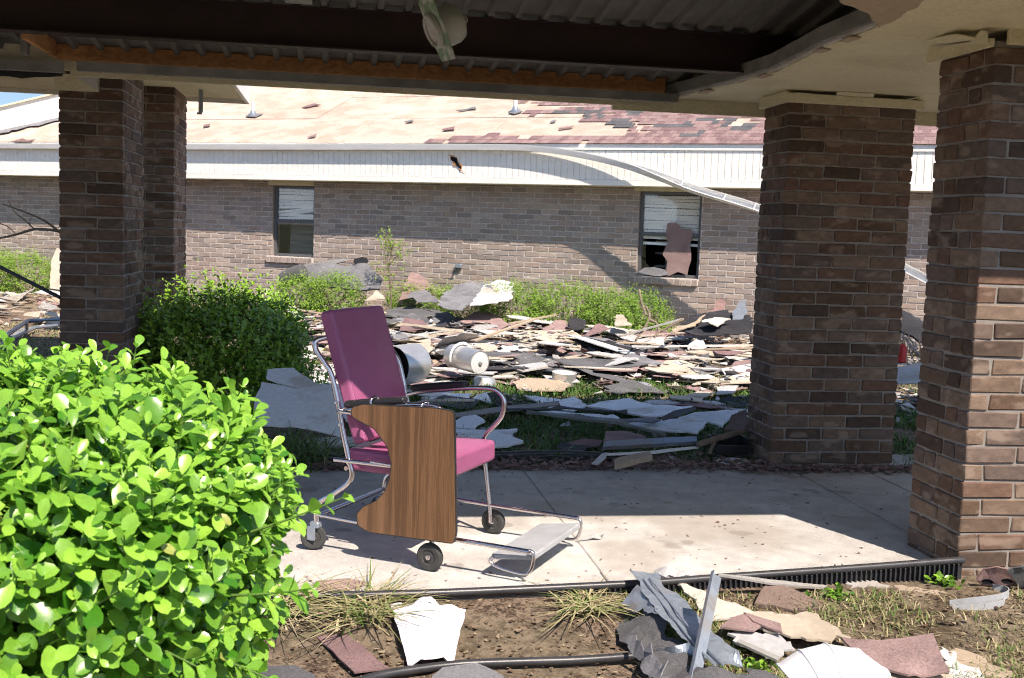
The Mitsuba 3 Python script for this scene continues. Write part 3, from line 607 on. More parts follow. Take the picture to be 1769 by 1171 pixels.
for s_ in (-.62, -.02, .38, 1.0, 1.8):
    i = int(np.argmin(np.abs(sv - s_))); t_ = P[i + 1] - P[i - 1]; t_ /= np.linalg.norm(t_); x_ = np.cross(t_, UZ); x_ /= np.linalg.norm(x_); y_ = np.cross(x_, t_)
    q = profs[i]; a0, a1 = P[i] + q[0, 0] * x_ + q[0, 1] * y_, P[i] + q[4, 0] * x_ + q[4, 1] * y_
    put('strap', tube([a0, a1], .009, 6), 'mat_gutter', gt)

vf = [roof(np.array([(p_)]), .03)[0] for p_ in [(-15.0, -.1), (-13.55, 1.38), (-12.6, 2.45), (-12.2, 2.45), (-13.0, 1.25), (-14.2, -.02)]]
put('valley_felt', plate(vf, .006, .02, .04, .15, 2, 3), 'mat_scrap', bb, u=.45)
put('shingle_scrap', plate(roof(np.array([(-13.209, -0.093), (-13.041, 0.094), (-12.707, 0.065), (-12.747, -0.059)]), .02), .01, .01, .03, .12), 'mat_scrap', None, u=.8, label='brown shingle scrap on the bare roof at the far left', cat='roofing scrap')

# ---------------------------------------------------------------- the wheeled chair
ch = thing('wheeled_chair', 'maroon vinyl wheeled chair with chrome frame and wood grain tray at its side', 'chair')
CO = np.array([-.316, 4.817, 0.0])
def chm(p): p = np.asarray(p, float); return CO + p[..., :1] * E1 + p[..., 1:2] * E2 + p[..., 2:3] * UZ
def chrome(name, pts, r=.0125, n=7, par=None): return put(name, tube(chm(smoothline(pts, n)), r, 12), 'mat_chrome', par or ch, smooth=50)
def cushion(lo, hi, r, puff):
    lo, hi = np.array(lo) + r, np.array(hi) - r
    s = m3.Manifold.sphere(r, 20)
    m = m3.Manifold.batch_hull([s.translate([x, y, z]) for x in (lo[0], hi[0]) for y in (lo[1], hi[1]) for z in (lo[2], hi[2])]).refine_to_length(.035)
    m = m.refine_to_length(.02); v, f = VF(m); c = (lo + hi) / 2; h = (hi - lo) / 2 + r
    q = (v - c) / h; k = int(np.argmin(h)); o = [i for i in range(3) if i != k]
    v[:, k] += puff * np.sign(q[:, k]) * np.abs(q[:, k]) ** .5 * np.clip(1 - q[:, o[0]] ** 2, 0, 1) * np.clip(1 - q[:, o[1]] ** 2, 0, 1)
    v = v + ((meshkit.fbm(v * 9, 2, 3) - .5) * .006 * (r > .015))[:, None] * (q / (np.linalg.norm(q, axis=1, keepdims=True) + 1e-9))
    return v, f
# back: reclined about its foot
al = math.atan2(.19, .585)
cv, cf = cushion((-.035, .035, 0), (.035, .515, .625), .02, .012)
def lean(v): return chm(np.stack([-.405 + v[:, 0] * math.cos(al) - v[:, 2] * math.sin(al), v[:, 1], .51 + v[:, 2] * math.cos(al) + v[:, 0] * math.sin(al)], 1))
put('backrest', (lean(cv), cf), 'mat_vinyl', ch, smooth=60)
for y in (.05, .50):
    put('piping', tube(lean(smoothline([(.033, y, .02), (.036, y, .3), (.033, y, .605)], 5)), .0035, 6), 'mat_vinyl', ch, smooth=True)
sv_, sf_ = cushion((-.47, .035, .385), (.03, .60, .485), .02, .012)
put('seat', (chm(sv_), sf_), 'mat_vinyl', ch, smooth=60)
put('seat_piping', tube(chm(np.array([(-.45, .04, .476), (.02, .04, .472), (.024, .595, .472), (-.45, .595, .476)])), .0035, 6), 'mat_vinyl', ch, smooth=True)
for side, v in (('near', 0.0), ('far', .635)):
    inn = .07 if side == 'near' else -.07
    chrome('rear_post', [(-.565, v + inn * 1.3, .972), (-.59, v + inn * .8, .982), (-.622, v + inn * .1, .968), (-.62, v, .93), (-.57, v, .87), (-.535, v, .82), (-.50, v, .70), (-.47, v, .57), (-.438, v, .45), (-.418, v, .385), (-.435, v, .335), (-.50, v, .283), (-.575, v, .235), (-.60, v, .19), (-.60, v, .135)])
    chrome('armrest_tube', [(-.49, v, .655), (-.40, v, .68), (-.28, v, .70), (-.157, v, .718), (-.03, v, .727), (.02, v, .712), (.048, v, .67), (.04, v, .60), (-.0, v, .545), (-.04, v, .505), (-.055, v, .47)])
    put('arm_pad', mapped(cushion((-.155, -.026, -.014), (.155, .026, .016), .012, .003), lambda w: chm(np.stack([-.305 + w[:, 0] * .987, v + w[:, 1], .716 + w[:, 2] + w[:, 0] * .145], 1))), 'mat_black', ch, smooth=50)
    chrome('seat_rail', [(-.505, v + (.0 if v else -.012), .437), (-.2, v, .437), (.0, v, .43)], .0105, 2)
    chrome('front_leg', [(-.055, v, .47), (-.045, v, .38), (-.018, v, .2), (0.0, v, .062)], .0115, 3)
    chrome('base_rail', [(-.60, v, .168), (-.3, v, .158), (0, v, .15), (.25, v, .147), (.455, v, .144)], .0105, 3)
    # rear castor
    ca = thing_k = put('caster_fork', mapped(join([cbox(np.array([-.028, -.02, .105]), np.array([.02, .02, .135]), .006), cbox(np.array([-.035, -.027, .05]), np.array([.008, -.021, .115]), .004), cbox(np.array([-.035, .021, .05]), np.array([.008, .027, .115]), .004)]), lambda w: chm(w + [-.6, v, 0])), 'mat_galvanised', ch)
    whl = lathe([(.0, -.011), (.014, -.011), (.03, -.009), (.034, -.014), (.052, -.0145), (.0585, -.010), (.060, 0), (.0585, .010), (.052, .0145), (.034, .014), (.03, .009), (.014, .011), (0, .011)], 40)
    hub = lathe([(0, -.02), (.011, -.019), (.014, -.014), (.014, .014), (.011, .019), (0, .02)], 20)
    tu = math.radians(28 if side == 'near' else 10)
    def upright(w, c, yaw):      # wheel axis turned from z to the chair's width, then yawed
        x, y, z = w[:, 0], w[:, 2], w[:, 1]
        return chm(np.stack([c[0] + x * math.cos(yaw) - y * math.sin(yaw), c[1] + x * math.sin(yaw) + y * math.cos(yaw), c[2] + z], 1))
    k = put('rear_wheel', mapped(whl, lambda w: upright(w, (-.615, v, .061), tu)), 'mat_rubber', ch, smooth=35)
    put('hub', mapped(hub, lambda w: upright(w, (-.615, v, .061), tu)), 'mat_chrome', k, smooth=35)
    vo = v - .028 if side == 'near' else v + .03
    k = put('front_wheel', mapped(whl, lambda w: upright(w * [1.04, 1.04, 1.1], (0.0, vo, .063), math.radians(-4))), 'mat_rubber', ch, smooth=35)
    put('hub', mapped(hub, lambda w: upright(w, (0.0, vo, .063), math.radians(-4))), 'mat_chrome', k, smooth=35)
    put('axle', tube(chm(np.array([(0, v + .005, .063), (0, vo + (-.022 if side == 'near' else .022), .063)])), .006, 8), 'mat_chrome', ch)
    # foot rest hoop
    chrome('footrest_hoop', [(.45, v + (.012 if v == 0 else -.012), .146), (.468, v + (.012 if v == 0 else -.012), .135), (.47, v + (.012 if v == 0 else -.012), .10), (.455, v + (.012 if v == 0 else -.012), .055), (.42, v + (.012 if v == 0 else -.012), .04), (.32, v + (.012 if v == 0 else -.012), .05), (.27, v + (.012 if v == 0 else -.012), .07), (.285, v + (.012 if v == 0 else -.012), .095)], .0075, 5)
chrome('cross_tube', [(-.60, 0, .16), (-.60, .635, .16)], .0105, 2)
chrome('cross_tube', [(-.45, 0.0, .40), (-.45, .635, .40)], .0105, 2)
chrome('cross_tube', [(-.03, 0.0, .37), (-.03, .635, .37)], .0105, 2)
chrome('cross_tube', [(-.545, 0.0, .80), (-.545, .635, .80)], .009, 2)
fp = cbox(np.array([-.105, -.29, -.014]), np.array([.105, .29, .014]), .008)
fr_ = math.radians(8)
put('foot_plate', mapped(fp, lambda w: chm(np.stack([.372 + w[:, 0] * math.cos(fr_) - w[:, 2] * math.sin(fr_), .318 + w[:, 1], .103 + w[:, 0] * math.sin(fr_) + w[:, 2] * math.cos(fr_)], 1))), 'mat_foot', ch)
# tray hung on the near side
to = sg.Polygon([(-.392, .66), (-.385, .695), (-.33, .712), (.03, .728), (.112, .722), (.138, .20), (.13, .15), (-.285, .143), (-.345, .165), (-.352, .215), (-.32, .252), (-.255, .288), (-.214, .332), (-.188, .40), (-.183, .465), (-.205, .539), (-.272, .61), (-.368, .645)])
to = to.buffer(-.02).buffer(.045).buffer(-.025)
lt = math.radians(2)
def traym(w): return chm(np.stack([w[:, 0], -.058 - w[:, 2], w[:, 1]], 1))
tr = put('tray', mapped(VF(extr(to, .012)), lambda w: traym(w + [0, 0, -.006])), 'mat_wood', ch)
ring = to.buffer(.003).difference(to.buffer(-.0005))
put('edge_band', mapped(VF(extr(ring, .0135)), lambda w: traym(w + [0, 0, -.0068])), 'mat_black', tr)
for u_ in (-.30, -.05):
    put('tray_clip', tube(chm(smoothline([(u_, -.05, .70), (u_, -.045, .735), (u_ + .005, -.01, .742), (u_ + .02, 0, .725)], 5)), .006, 8), 'mat_chrome', ch, smooth=True)
chrome('tray_arm', [(-.49, -.0, .665), (-.47, -.03, .664), (-.38, -.047, .664)], .008, 3)
chrome('tray_arm', [(-.30, -.04, .455), (-.22, -.045, .453), (-.1, -.045, .45)], .006, 2)
for z_ in (.43, .60, .70):
    put('screw', mapped(lathe([(0, .006), (.008, .004), (.01, 0), (.01, -.004)], 10), lambda w: chm(np.stack([float(np.interp(z_, [.43, .60, .70], [-.432, -.478, -.5])) + w[:, 0], -.012 - w[:, 2], z_ + w[:, 1]], 1))), 'mat_chrome', ch)

# ---------------------------------------------------------------- plants
# leaf: obovate, folded along the midrib; x along the leaf, y across, z up
def leaf_mesh(l, w, fold=.18, droop=.12, fine=True):
    xs = np.array([0, .18, .45, .72, .9, 1.0]) if fine else np.array([0, .5, 1.0])
    ws = np.array([.0, .42, .86, 1.0, .66, .0]) if fine else np.array([0, 1.0, 0])
    n = len(xs); mid = np.stack([xs * l, xs * 0, -droop * l * xs ** 2], 1)
    L = np.stack([xs * l, ws * w / 2, -droop * l * xs ** 2 + fold * ws * w / 2], 1); Rr = L * [1, -1, 1]
    v = np.vstack([mid, L[1:-1], Rr[1:-1]]); f = []
    li = lambda i: i if i in (0, n - 1) else n + i - 1
    ri = lambda i: i if i in (0, n - 1) else n + (n - 2) + i - 1
    for i in range(n - 1):
        for si, flip in ((li, 0), (ri, 1)):
            q = [i, i + 1, si(i + 1), si(i)]; q = list(dict.fromkeys(q))
            tri = [q[:3]] + ([[q[0], q[2], q[3]]] if len(q) == 4 else [])
            for t in tri:
                if len(set(t)) == 3: f.append(t[::-1] if flip else t)
    return v, np.array(f)
LEAF, LEAFC = leaf_mesh(1, .54, .3, .22), leaf_mesh(1, .5, fine=False)
def place_leaves(pos, dirs, nrm, size, tmpl, wide=None):
    """Many leaves at once: arrays of base points, directions, upper-side normals and lengths."""
    d = dirs / np.linalg.norm(dirs, axis=1, keepdims=True)
    y = np.cross(nrm, d); y /= np.linalg.norm(y, axis=1, keepdims=True) + 1e-9; z = np.cross(d, y)
    v = tmpl[0][None] * size[:, None, None]
    if wide is not None: v = v * np.stack([np.ones_like(wide), wide, wide], 1)[:, None]
    w = pos[:, None] + v[..., :1] * d[:, None] + v[..., 1:2] * y[:, None] + v[..., 2:] * z[:, None]
    f = tmpl[1][None] + (np.arange(len(pos)) * len(tmpl[0]))[:, None, None]
    return w, f
def unit(a): return a / (np.linalg.norm(a, axis=-1, keepdims=True) + 1e-9)
def sprigs(base, dirs, length, nl, leaf, g):
    """Leafy shoots: for every shoot opposite leaves up a curved stem and a tuft at the tip. Returns leaf arrays and stem meshes."""
    P, D, N, S, stems, tip = [], [], [], [], [], []
    for b, d, L in zip(base, dirs, length):
        d = d / np.linalg.norm(d); bend = g.normal(0, .12, 3) + [0, 0, .1]
        ts = np.linspace(.25, 1, nl); pts = [b + d * L * t + bend * L * t * t for t in np.linspace(0, 1, 5)]
        stems.append((np.array(pts), np.linspace(.0028, .0012, 5)))
        a = np.cross(d, [.3, .2, .9]); a /= np.linalg.norm(a); c = np.cross(d, a); ph = g.uniform(0, 6.28)
        for i, t in enumerate(ts):
            p = b + d * L * t + bend * L * t * t; th = ph + i * 1.57
            for k in (0, math.pi):
                r_ = a * math.cos(th + k) + c * math.sin(th + k)
                up_ = .35 + .75 * t; q = r_ * (1.15 - .45 * t) + d * up_ * .8 + g.normal(0, .16, 3)
                P.append(p); D.append(q); N.append(d * .9 + np.array([.25, -.3, .8]) + g.normal(0, .3, 3)); S.append(leaf * g.uniform(.55, 1.2) * (1 - .42 * max(0, t - .62) / .38)); tip.append(t)
    return np.array(P), np.array(D), np.array(N), np.array(S), stems, np.array(tip)
def shell(n, c, r, e, g, lower=-.9, seed=1, amp=.12):
    """Points and outward directions near the surface of a lumpy rounded block."""
    q = unit(g.normal(size=(n * 3, 3))); q = q[q[:, 2] > lower][:n]
    k = (np.abs(q) ** e).sum(1) ** (-1 / e)
    s = q * k[:, None]; lump = 1 + amp * 2 * (meshkit.fbm(q * 2.3 + seed * 7.1, 2, seed) - .5)
    return np.array(c) + s * np.array(r) * lump[:, None], unit(q / np.array(r))
# the big bright shrub in the foreground
g = np.random.default_rng(21)
bc, br = np.array([-1.035, 1.97, 1.0]), np.array([.62, .55, .31])
hs_ = thing('foreground_shrub', 'bright lime green broadleaf shrub filling the lower left foreground', 'shrub')
pts, nr = shell(4000, bc, br, 2.1, g, -1.0, 3, .16)
def squash(z): return bc[2] + np.where(z > bc[2], (z - bc[2]) * .72, (z - bc[2]) * 1.75)
pts[:, 2] = squash(pts[:, 2])
dep = g.uniform(0, 1, len(pts)) ** 1.5
pts = pts - nr * (dep * .15)[:, None]
dirs = unit(nr * .8 + np.array([.12, -.12, .75]) + g.normal(0, .28, pts.shape))
P, D, N, S, stems, tip = sprigs(pts - dirs * .05, dirs, g.uniform(.045, .10, len(pts)), 4, .053, g)
# long shoots standing out at the right and top, where the photograph shows them
ex = [((-.62, 2.5, .78), (.9, .1, .28), .22), ((-.62, 2.45, .66), (.95, .0, .05), .2), ((-.66, 2.35, .56), (.9, -.1, -.05), .14), ((-.7, 2.6, .94), (.5, .1, .8), .1), ((-.95, 2.75, 1.05), (.15, .1, 1), .1), ((-1.05, 2.55, 1.06), (.2, 0, 1), .11), ((-1.25, 2.7, 1.08), (.05, 0, 1), .1), ((-.66, 2.55, .84), (.8, .1, .5), .16), ((-.85, 2.7, 1.0), (.3, .1, 1), .1), ((-.78, 2.3, .5), (.9, 0, .1), .1)]
P2, D2, N2, S2, st2, t2 = sprigs(EYE + .75 * (np.array([a for a, _, _ in ex]) - EYE), np.array([b for _, b, _ in ex], float), [c * .78 for _, _, c in ex], 6, .047, g)
P, D, N, S, tip = np.vstack([P, P2]), np.vstack([D, D2]), np.vstack([N, N2]), np.concatenate([S, S2]), np.concatenate([tip, t2]); stems += st2
LV, LF = place_leaves(P, D, N, S, LEAF, g.uniform(.85, 1.15, len(P)))
tone = np.clip(.2 + .5 * tip + g.normal(0, .3, len(P)), 0, 1)
fi = unit(g.normal(size=(5200, 3))); fk = (np.abs(fi) ** 2.6).sum(1) ** (-1 / 2.6); fpos = bc + fi * fk[:, None] * br * g.uniform(.62, .84, (5200, 1)); fpos[:, 2] = squash(fpos[:, 2])
FV, FF = place_leaves(fpos, g.normal(size=fpos.shape), g.normal(size=fpos.shape) + [0, 0, 1.2], g.uniform(.045, .07, len(fpos)), LEAFC)
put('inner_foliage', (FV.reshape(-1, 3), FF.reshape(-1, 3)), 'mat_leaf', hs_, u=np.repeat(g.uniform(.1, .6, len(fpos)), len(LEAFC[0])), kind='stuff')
tone = np.where(g.uniform(size=len(tone)) < .005, 1.4, tone)
# the leaves that show largest are parts of their own
cen = LV.mean(1); view = cen - EYE; dist = np.linalg.norm(view, axis=1); az = view[:, 0] / view[:, 1]; el = view[:, 2] / view[:, 1]
cz_ = cen.copy(); cz_[:, 2] = bc[2] + np.where(cen[:, 2] > bc[2], (cen[:, 2] - bc[2]) / .72, (cen[:, 2] - bc[2]) / 1.75)
out = ((np.abs((cz_ - bc) / br) ** 2.6).sum(1)) ** (1 / 2.6)
cand = np.where((az > -.46) & (el < -.02) & (el > -.42) & (out > .97) & ((EYE - cen) * (cen - bc)).sum(1).__gt__(0) & (cen[:, 1] > .6))[0]
big = cand[np.argsort(dist[cand] / S[cand])][:300]
for i in big: put('leaf', (LV[i], LEAF[1]), 'mat_leaf_bright', hs_, smooth=True, u=float(tone[i]))
rest = np.setdiff1d(np.arange(len(P)), big)
put('foliage', (LV[rest].reshape(-1, 3), (LEAF[1][None] + (np.arange(len(rest)) * len(LEAF[0]))[:, None, None]).reshape(-1, 3)), 'mat_leaf_bright', hs_, smooth=True, u=np.repeat(tone[rest], len(LEAF[0])), kind='stuff')
put('stem', join([tube(p, r, 4, False) for p, r in stems]), 'mat_grass', hs_, u=.3, kind='stuff')
br_ = []
for i in range(46):
    e = bc + (pts[g.integers(len(pts))] - bc) * .92; b = np.array([bc[0] + g.normal(0, .1), bc[1] + g.normal(0, .1), -.1])
    br_.append(tube(smoothline([b, (b + e) / 2 + g.normal(0, .06, 3), e], 4), np.linspace(.009, .003, 9), 5, False))
put('branches', join(br_), 'mat_bark', hs_, kind='stuff')

def bush(name, label, c, r, n, leaf, e=2.4, bright=(.2, .5), seed=1, lower=-.8, amp=.16, mat='mat_leaf', up=.5, group=None, nl=3, L=(.07, .14)):
    g = np.random.default_rng(seed); t = thing(name, label, 'shrub', group)
    pts, nr = shell(n, c, r, e, g, lower, seed, amp)
    pts = pts - nr * (g.uniform(0, 1, len(pts)) ** 1.3 * min(r) * .35)[:, None]
    d = unit(nr + np.array([0, 0, up]) + g.normal(0, .35, pts.shape))
    P, D, N, S, stems, tip = sprigs(pts - d * .03, d, g.uniform(*L, len(pts)), nl, leaf, g)
    V, F = place_leaves(P, D, N, S, LEAFC, g.uniform(.8, 1.2, len(P)))
    tone = np.clip(bright[0] + (bright[1] - bright[0]) * tip + g.normal(0, .15, len(P)), 0, 1)
    put('foliage', (V.reshape(-1, 3), F.reshape(-1, 3)), mat, t, u=np.repeat(tone, len(LEAFC[0])), kind='stuff')
    b = []
    for i in range(18):
        q = np.array(c) + (pts[g.integers(len(pts))] - np.array(c)) * .9; o = np.array([c[0] + g.normal(0, r[0] * .2), c[1] + g.normal(0, r[1] * .2), c[2] - r[2]])
        b.append(tube(smoothline([o, (o + q) / 2 + g.normal(0, .05, 3), q], 3), np.linspace(.012, .004, 7), 5, False))
    put('branches', join(b), 'mat_bark', t, kind='stuff')
    return t
bush('round_shrub', 'dark glossy round shrub with sunlit top between the left pillar and the chair', (-2.33, 9.0, .36), (.66, .6, .52), 3300, .07, bright=(.25, 1.15), seed=31, lower=-.7, up=.8, amp=.4, L=(.06, .26))
# clipped shrubs along the building, placed by building coordinates (s, o)
def along(s, o, z): return bld(np.array([s, o, z]))
for i, (s, o, z, r, n, lab, br2) in enumerate([
        (-6.5, 1.2, .28, (.38, .35, .33), 420, 'low pale green shrub under the left window, left of a pair', (.35, .95)),
        (-5.95, 1.1, .33, (.42, .35, .36), 460, 'low pale green shrub between the left window and the sapling', (.35, .95)),
        (-4.75, .55, .28, (.5, .3, .27), 330, 'thin pale shrub behind the sapling against the brick wall', (.5, 1.0)),
        (-3.95, .6, .30, (.42, .3, .27), 300, 'thin pale shrub behind the curled felt sheet against the wall', (.5, 1.0)),
        (-2.95, 1.05, .28, (.52, .42, .40), 560, 'long clipped shrub of the row before the wall, left part', (.35, .95)),
        (-2.2, 1.0, .30, (.52, .42, .40), 560, 'long clipped shrub of the row before the wall, middle part', (.35, .95)),
        (-1.55, .95, .27, (.42, .40, .38), 460, 'long clipped shrub of the row before the wall, right part', (.3, .9)),
        (-1.0, 1.35, .27, (.40, .38, .38), 520, 'rounded green shrub under the broken window at the end of the row', (.3, .85)),
        (-13.6, .8, .36, (.6, .45, .46), 620, 'bright shrub against the wall at the far left edge', (.5, 1.0)),
        (-12.55, .8, .34, (.55, .45, .43), 560, 'bright shrub against the wall just left of the dark left pillar', (.5, 1.0))]):
    bush('clipped_shrub', lab, along(s, o, z), r, int(n * 2.2), .046, bright=br2, seed=50 + i, lower=-.85, amp=.24, up=.8, L=(.06, .2), mat='mat_leaf_pale')
# sapling by the wall
sa = thing('sapling', 'thin bare sapling with sparse pale leaves standing before the brick wall', 'tree')
g = np.random.default_rng(5)
tw, lp = [], []
base = along(-5.05, 1.0, -.05)
trunk = smoothline([base, base + [.02, 0, .5], base + [-.02, 0, .95], base + [.03, 0, 1.25]], 5)
put('trunk', tube(trunk, np.linspace(.016, .007, len(trunk)), 6), 'mat_bark', sa, smooth=True)
for i in range(13):
    k = g.uniform(.3, 1); b = trunk[int(k * (len(trunk) - 1))]
    e = b + np.array([g.uniform(-.36, .36), g.uniform(-.2, .2), g.uniform(.15, .45)]) * (1.25 - .3 * k)
    c = smoothline([b, (b + e) / 2 + g.normal(0, .04, 3), e], 4); tw.append(tube(c, np.linspace(.007, .002, len(c)), 4, False))
    for q in c[2:]:
        for _ in range(2):
            f_ = q + g.normal(0, .06, 3); tw.append(tube(np.array([q, f_]), .0016, 3, False)); lp += [f_ + g.normal(0, .012, 3) for _ in range(3)]
put('branches', join(tw), 'mat_bark', sa, kind='stuff')
lp = np.array(lp); n_ = len(lp)
V, F = place_leaves(lp, g.normal(size=(n_, 3)), g.normal(size=(n_, 3)) + [0, -1, 1.5], g.uniform(.03, .05, n_), LEAFC)
put('leaves', (V.reshape(-1, 3), F.reshape(-1, 3)), 'mat_leaf_pale', sa, u=np.clip(g.normal(.85, .15, n_ * len(LEAFC[0])), 0, 1), kind='stuff')
# bare twigs at the far left
bt = thing('bare_branch', 'bare dark branch reaching in from the left behind the dark pillar', 'branch')
B0 = [(-3.689, 9.200, 1.352), (-3.769, 9.200, 1.368), (-3.978, 9.300, 1.371), (-4.176, 9.400, 1.321), (-4.397, 9.500, 1.274)]
put('limb', tube(smoothline(B0, 6), np.linspace(.016, .008, 25), 6), 'mat_bark', bt, smooth=True)
put('twig', tube(smoothline([(-3.722, 9.200, 1.351), (-3.849, 9.200, 1.441), (-4.013, 9.250, 1.502), (-4.244, 9.300, 1.571)], 6), np.linspace(.011, .005, 19), 6), 'mat_bark', bt, smooth=True)
put('twig', tube(smoothline([(-3.978, 9.300, 1.371), (-4.073, 9.300, 1.453), (-4.144, 9.300, 1.508), (-4.219, 9.350, 1.607)], 6), np.linspace(.006, .003, 19), 5), 'mat_bark', bt, smooth=True)
put('twig', tube(smoothline([(-4.016, 9.300, 1.389), (-4.016, 9.300, 1.446), (-3.992, 9.300, 1.475)], 6), .003, 5), 'mat_bark', bt, smooth=True)
put('twig', tube(smoothline([(-4.176, 9.400, 1.321), (-4.244, 9.400, 1.381), (-4.311, 9.400, 1.408)], 6), .004, 5), 'mat_bark', bt, smooth=True)

# ---------------------------------------------------------------- grass
def blades(x, y, h, lean, u, seed, w=.004, seg=3, z0=None):
    g = np.random.default_rng(seed); n = len(x)
    a = g.uniform(0, 2 * np.pi, n); d = np.stack([np.cos(a), np.sin(a), 0 * a], 1); s = np.stack([-np.sin(a), np.cos(a), 0 * a], 1)
    b = np.stack([x, y, (gz(x, y) - .006) if z0 is None else z0], 1)
    t = np.linspace(0, 1, seg + 1)
    c = b[:, None] + d[:, None] * (lean * h)[:, None, None] * (t ** 1.7)[None, :, None] + UZ * h[:, None, None] * (t - .55 * np.minimum(lean, 1.6)[:, None] * t ** 2.4 * .62)[:, :, None]
    ww = (w * (1 - t) ** .6)[None, :, None]; ww = ww * g.uniform(.7, 1.4, n)[:, None, None]
    v = np.stack([c - s[:, None] * ww, c + s[:, None] * ww], 2).reshape(n, -1, 3); k = 2 * (seg + 1)
    f = []
    for i in range(seg): f += [[2 * i, 2 * i + 1, 2 * i + 3], [2 * i, 2 * i + 3, 2 * i + 2]]
    return (v.reshape(-1, 3), (np.array(f)[None] + (np.arange(n) * k)[:, None, None]).reshape(-1, 3)), np.repeat(u, k)
def lawn(label, x, y, keep, hmin, hmax, dry, seed, w=.003):
    g = np.random.default_rng(seed)
    n_ = meshkit.fbm(np.stack([x * 1.9, y * 1.9, x * 0 + seed], 1), 3, seed); m = n_ + g.uniform(-.12, .12, len(x)) > keep
    x, y, n_ = x[m], y[m], n_[m]
    u = np.clip(g.normal(dry, .25, len(x)) - (n_ - .5) * 1.2, 0, .999)
    m, uu = blades(x, y, g.uniform(hmin, hmax, len(x)), g.uniform(.2, 1.5, len(x)), u, seed, w)
    put('grass', m, 'mat_grass', None, u=uu, label=label, cat='grass', kind='stuff')
g = np.random.default_rng(12)
n_ = 52000; x, y = g.uniform(.5, 3.2, n_), g.uniform(2.8, 5.0, n_); dd = -x * math.sin(TH) + y * math.cos(TH); m = (dd < 4.42)
lawn('short half dry grass on the ground in the right foreground', x[m], y[m], .46, .02, .06, .55, 3, .003)
n_ = 9000; x, y = g.uniform(.75, 3.2, n_), g.uniform(2.9, 4.9, n_); dd = -x * math.sin(TH) + y * math.cos(TH); m = (dd < 4.4) & (g.uniform(size=n_) < .45)
mm_, uu_ = blades(x[m], y[m], g.uniform(.02, .05, m.sum()), g.uniform(1.4, 2.6, m.sum()), np.clip(g.normal(.8, .15, m.sum()), 0, .999), 14, .002)
put('straw', mm_, 'mat_grass', None, u=uu_, label='flattened dead straw over the ground in the right foreground', cat='straw', kind='stuff')
for k_, (wx, wy, lab_) in enumerate(((1444, 1046, 'low green weed beyond the brown roofing slab'), (1640, 1022, 'low green weed above the grey curved strips'), (1500, 1000, 'low green weed against the ribbed edging'), (1290, 1140, 'low green weed beside the white duct elbow'))):
    WPX = [(1.422, 4.658, -0.050), (1.974, 4.889, -0.030), (1.428, 4.906, -0.020), (0.914, 3.974, -0.060)][k_]
    q_ = np.array(WPX) + g.normal(0, .035, (60, 3)) * [1, .8, .2]; q_[:, 2] = gz(q_[:, 0], q_[:, 1]) + g.uniform(0, .03, 60)
    V_, F_ = place_leaves(q_, g.normal(size=(60, 3)) + [0, 0, .5], g.normal(size=(60, 3)) * .4 + [0, 0, 1], g.uniform(.02, .045, 60), LEAF)
    wk_ = thing('weed', lab_, 'plant'); put('leaves', (V_.reshape(-1, 3), F_.reshape(-1, 3)), 'mat_leaf', wk_, smooth=True, u=np.repeat(np.clip(g.normal(.5, .2, 60), 0, 1), len(LEAF[0])), kind='stuff')
n_ = 8000; x, y = g.uniform(-.9, .6, n_), g.uniform(2.6, 3.75, n_)
lawn('short dry grass beside the bed edging at the bottom', x[y < 3.55], y[y < 3.55], .42, .012, .045, .6, 4, .0022)
n_ = 26000; x, y = g.uniform(-1.2, 3.6, n_), g.uniform(7.2, 11.4, n_)
lawn('green grass growing through the debris behind the slab', x, y, .36, .04, .11, .12, 6, .0055)
n_ = 14000; x, y = g.uniform(-6.5, -2.6, n_), g.uniform(8.5, 16, n_)
lawn('pale short grass on the open ground at the far left', x, y, .35, .02, .05, .6, 8, .007)
n_ = 9000; x, y = g.uniform(-1.5, 4.6, n_), g.uniform(9.4, 13.5, n_)
lawn('sunlit green grass tufts between the scattered debris', x, y, .5, .05, .12, .25, 9, .007)
def clump(label, c, n, h, lean, u, seed, w=.006, spread=.06, dirb=None, cat='plant'):
    g = np.random.default_rng(seed)
    x, y = c[0] + g.normal(0, spread, n), c[1] + g.normal(0, spread, n)
    m, uu = blades(x, y, g.uniform(.6, 1.1, n) * h, g.uniform(lean * .5, lean * 1.6, n), np.clip(g.normal(u, .22, n), 0, .999), seed, w, 6)
    if dirb is not None:
        k = np.clip((m[0][:, 2] - gz(x.mean(), y.mean())) / h, 0, 2)[:, None]; m = (m[0] + k * np.array(dirb), m[1])
    k = thing('grass_clump', label, cat); put('blades', m, 'mat_grass', k, u=uu, kind='stuff')
clump('drooping liriope clump beside the white cloth', (-0.553, 4.282, -0.070), 170, .14, 2.3, .66, 70, .0045, .06)
clump('flattened pale liriope clump left of the bent metal sheet', (0.322, 4.421, -0.070), 150, .11, 2.4, .72, 71, .0045, .05, (.1, .0, -.01))
clump('withered liriope clump under the right edge of the bright shrub', (-0.867, 4.220, -0.070), 120, .17, 2.1, .75, 72, .0045, .05)
clump('dark drooping liriope clump in front of the leaning white panel', (-1.349, 6.902, 0.000), 240, .36, 1.3, .2, 73, .006, .13)
clump('dark liriope sprouts behind the slab near the fallen boards', (0.260, 7.353, 0.000), 40, .22, 1.2, .15, 74, .005, .08)
clump('dark liriope clump at the slab edge left of the chair', (-1.524, 6.874, 0.000), 120, .3, 1.3, .2, 75, .006, .1)

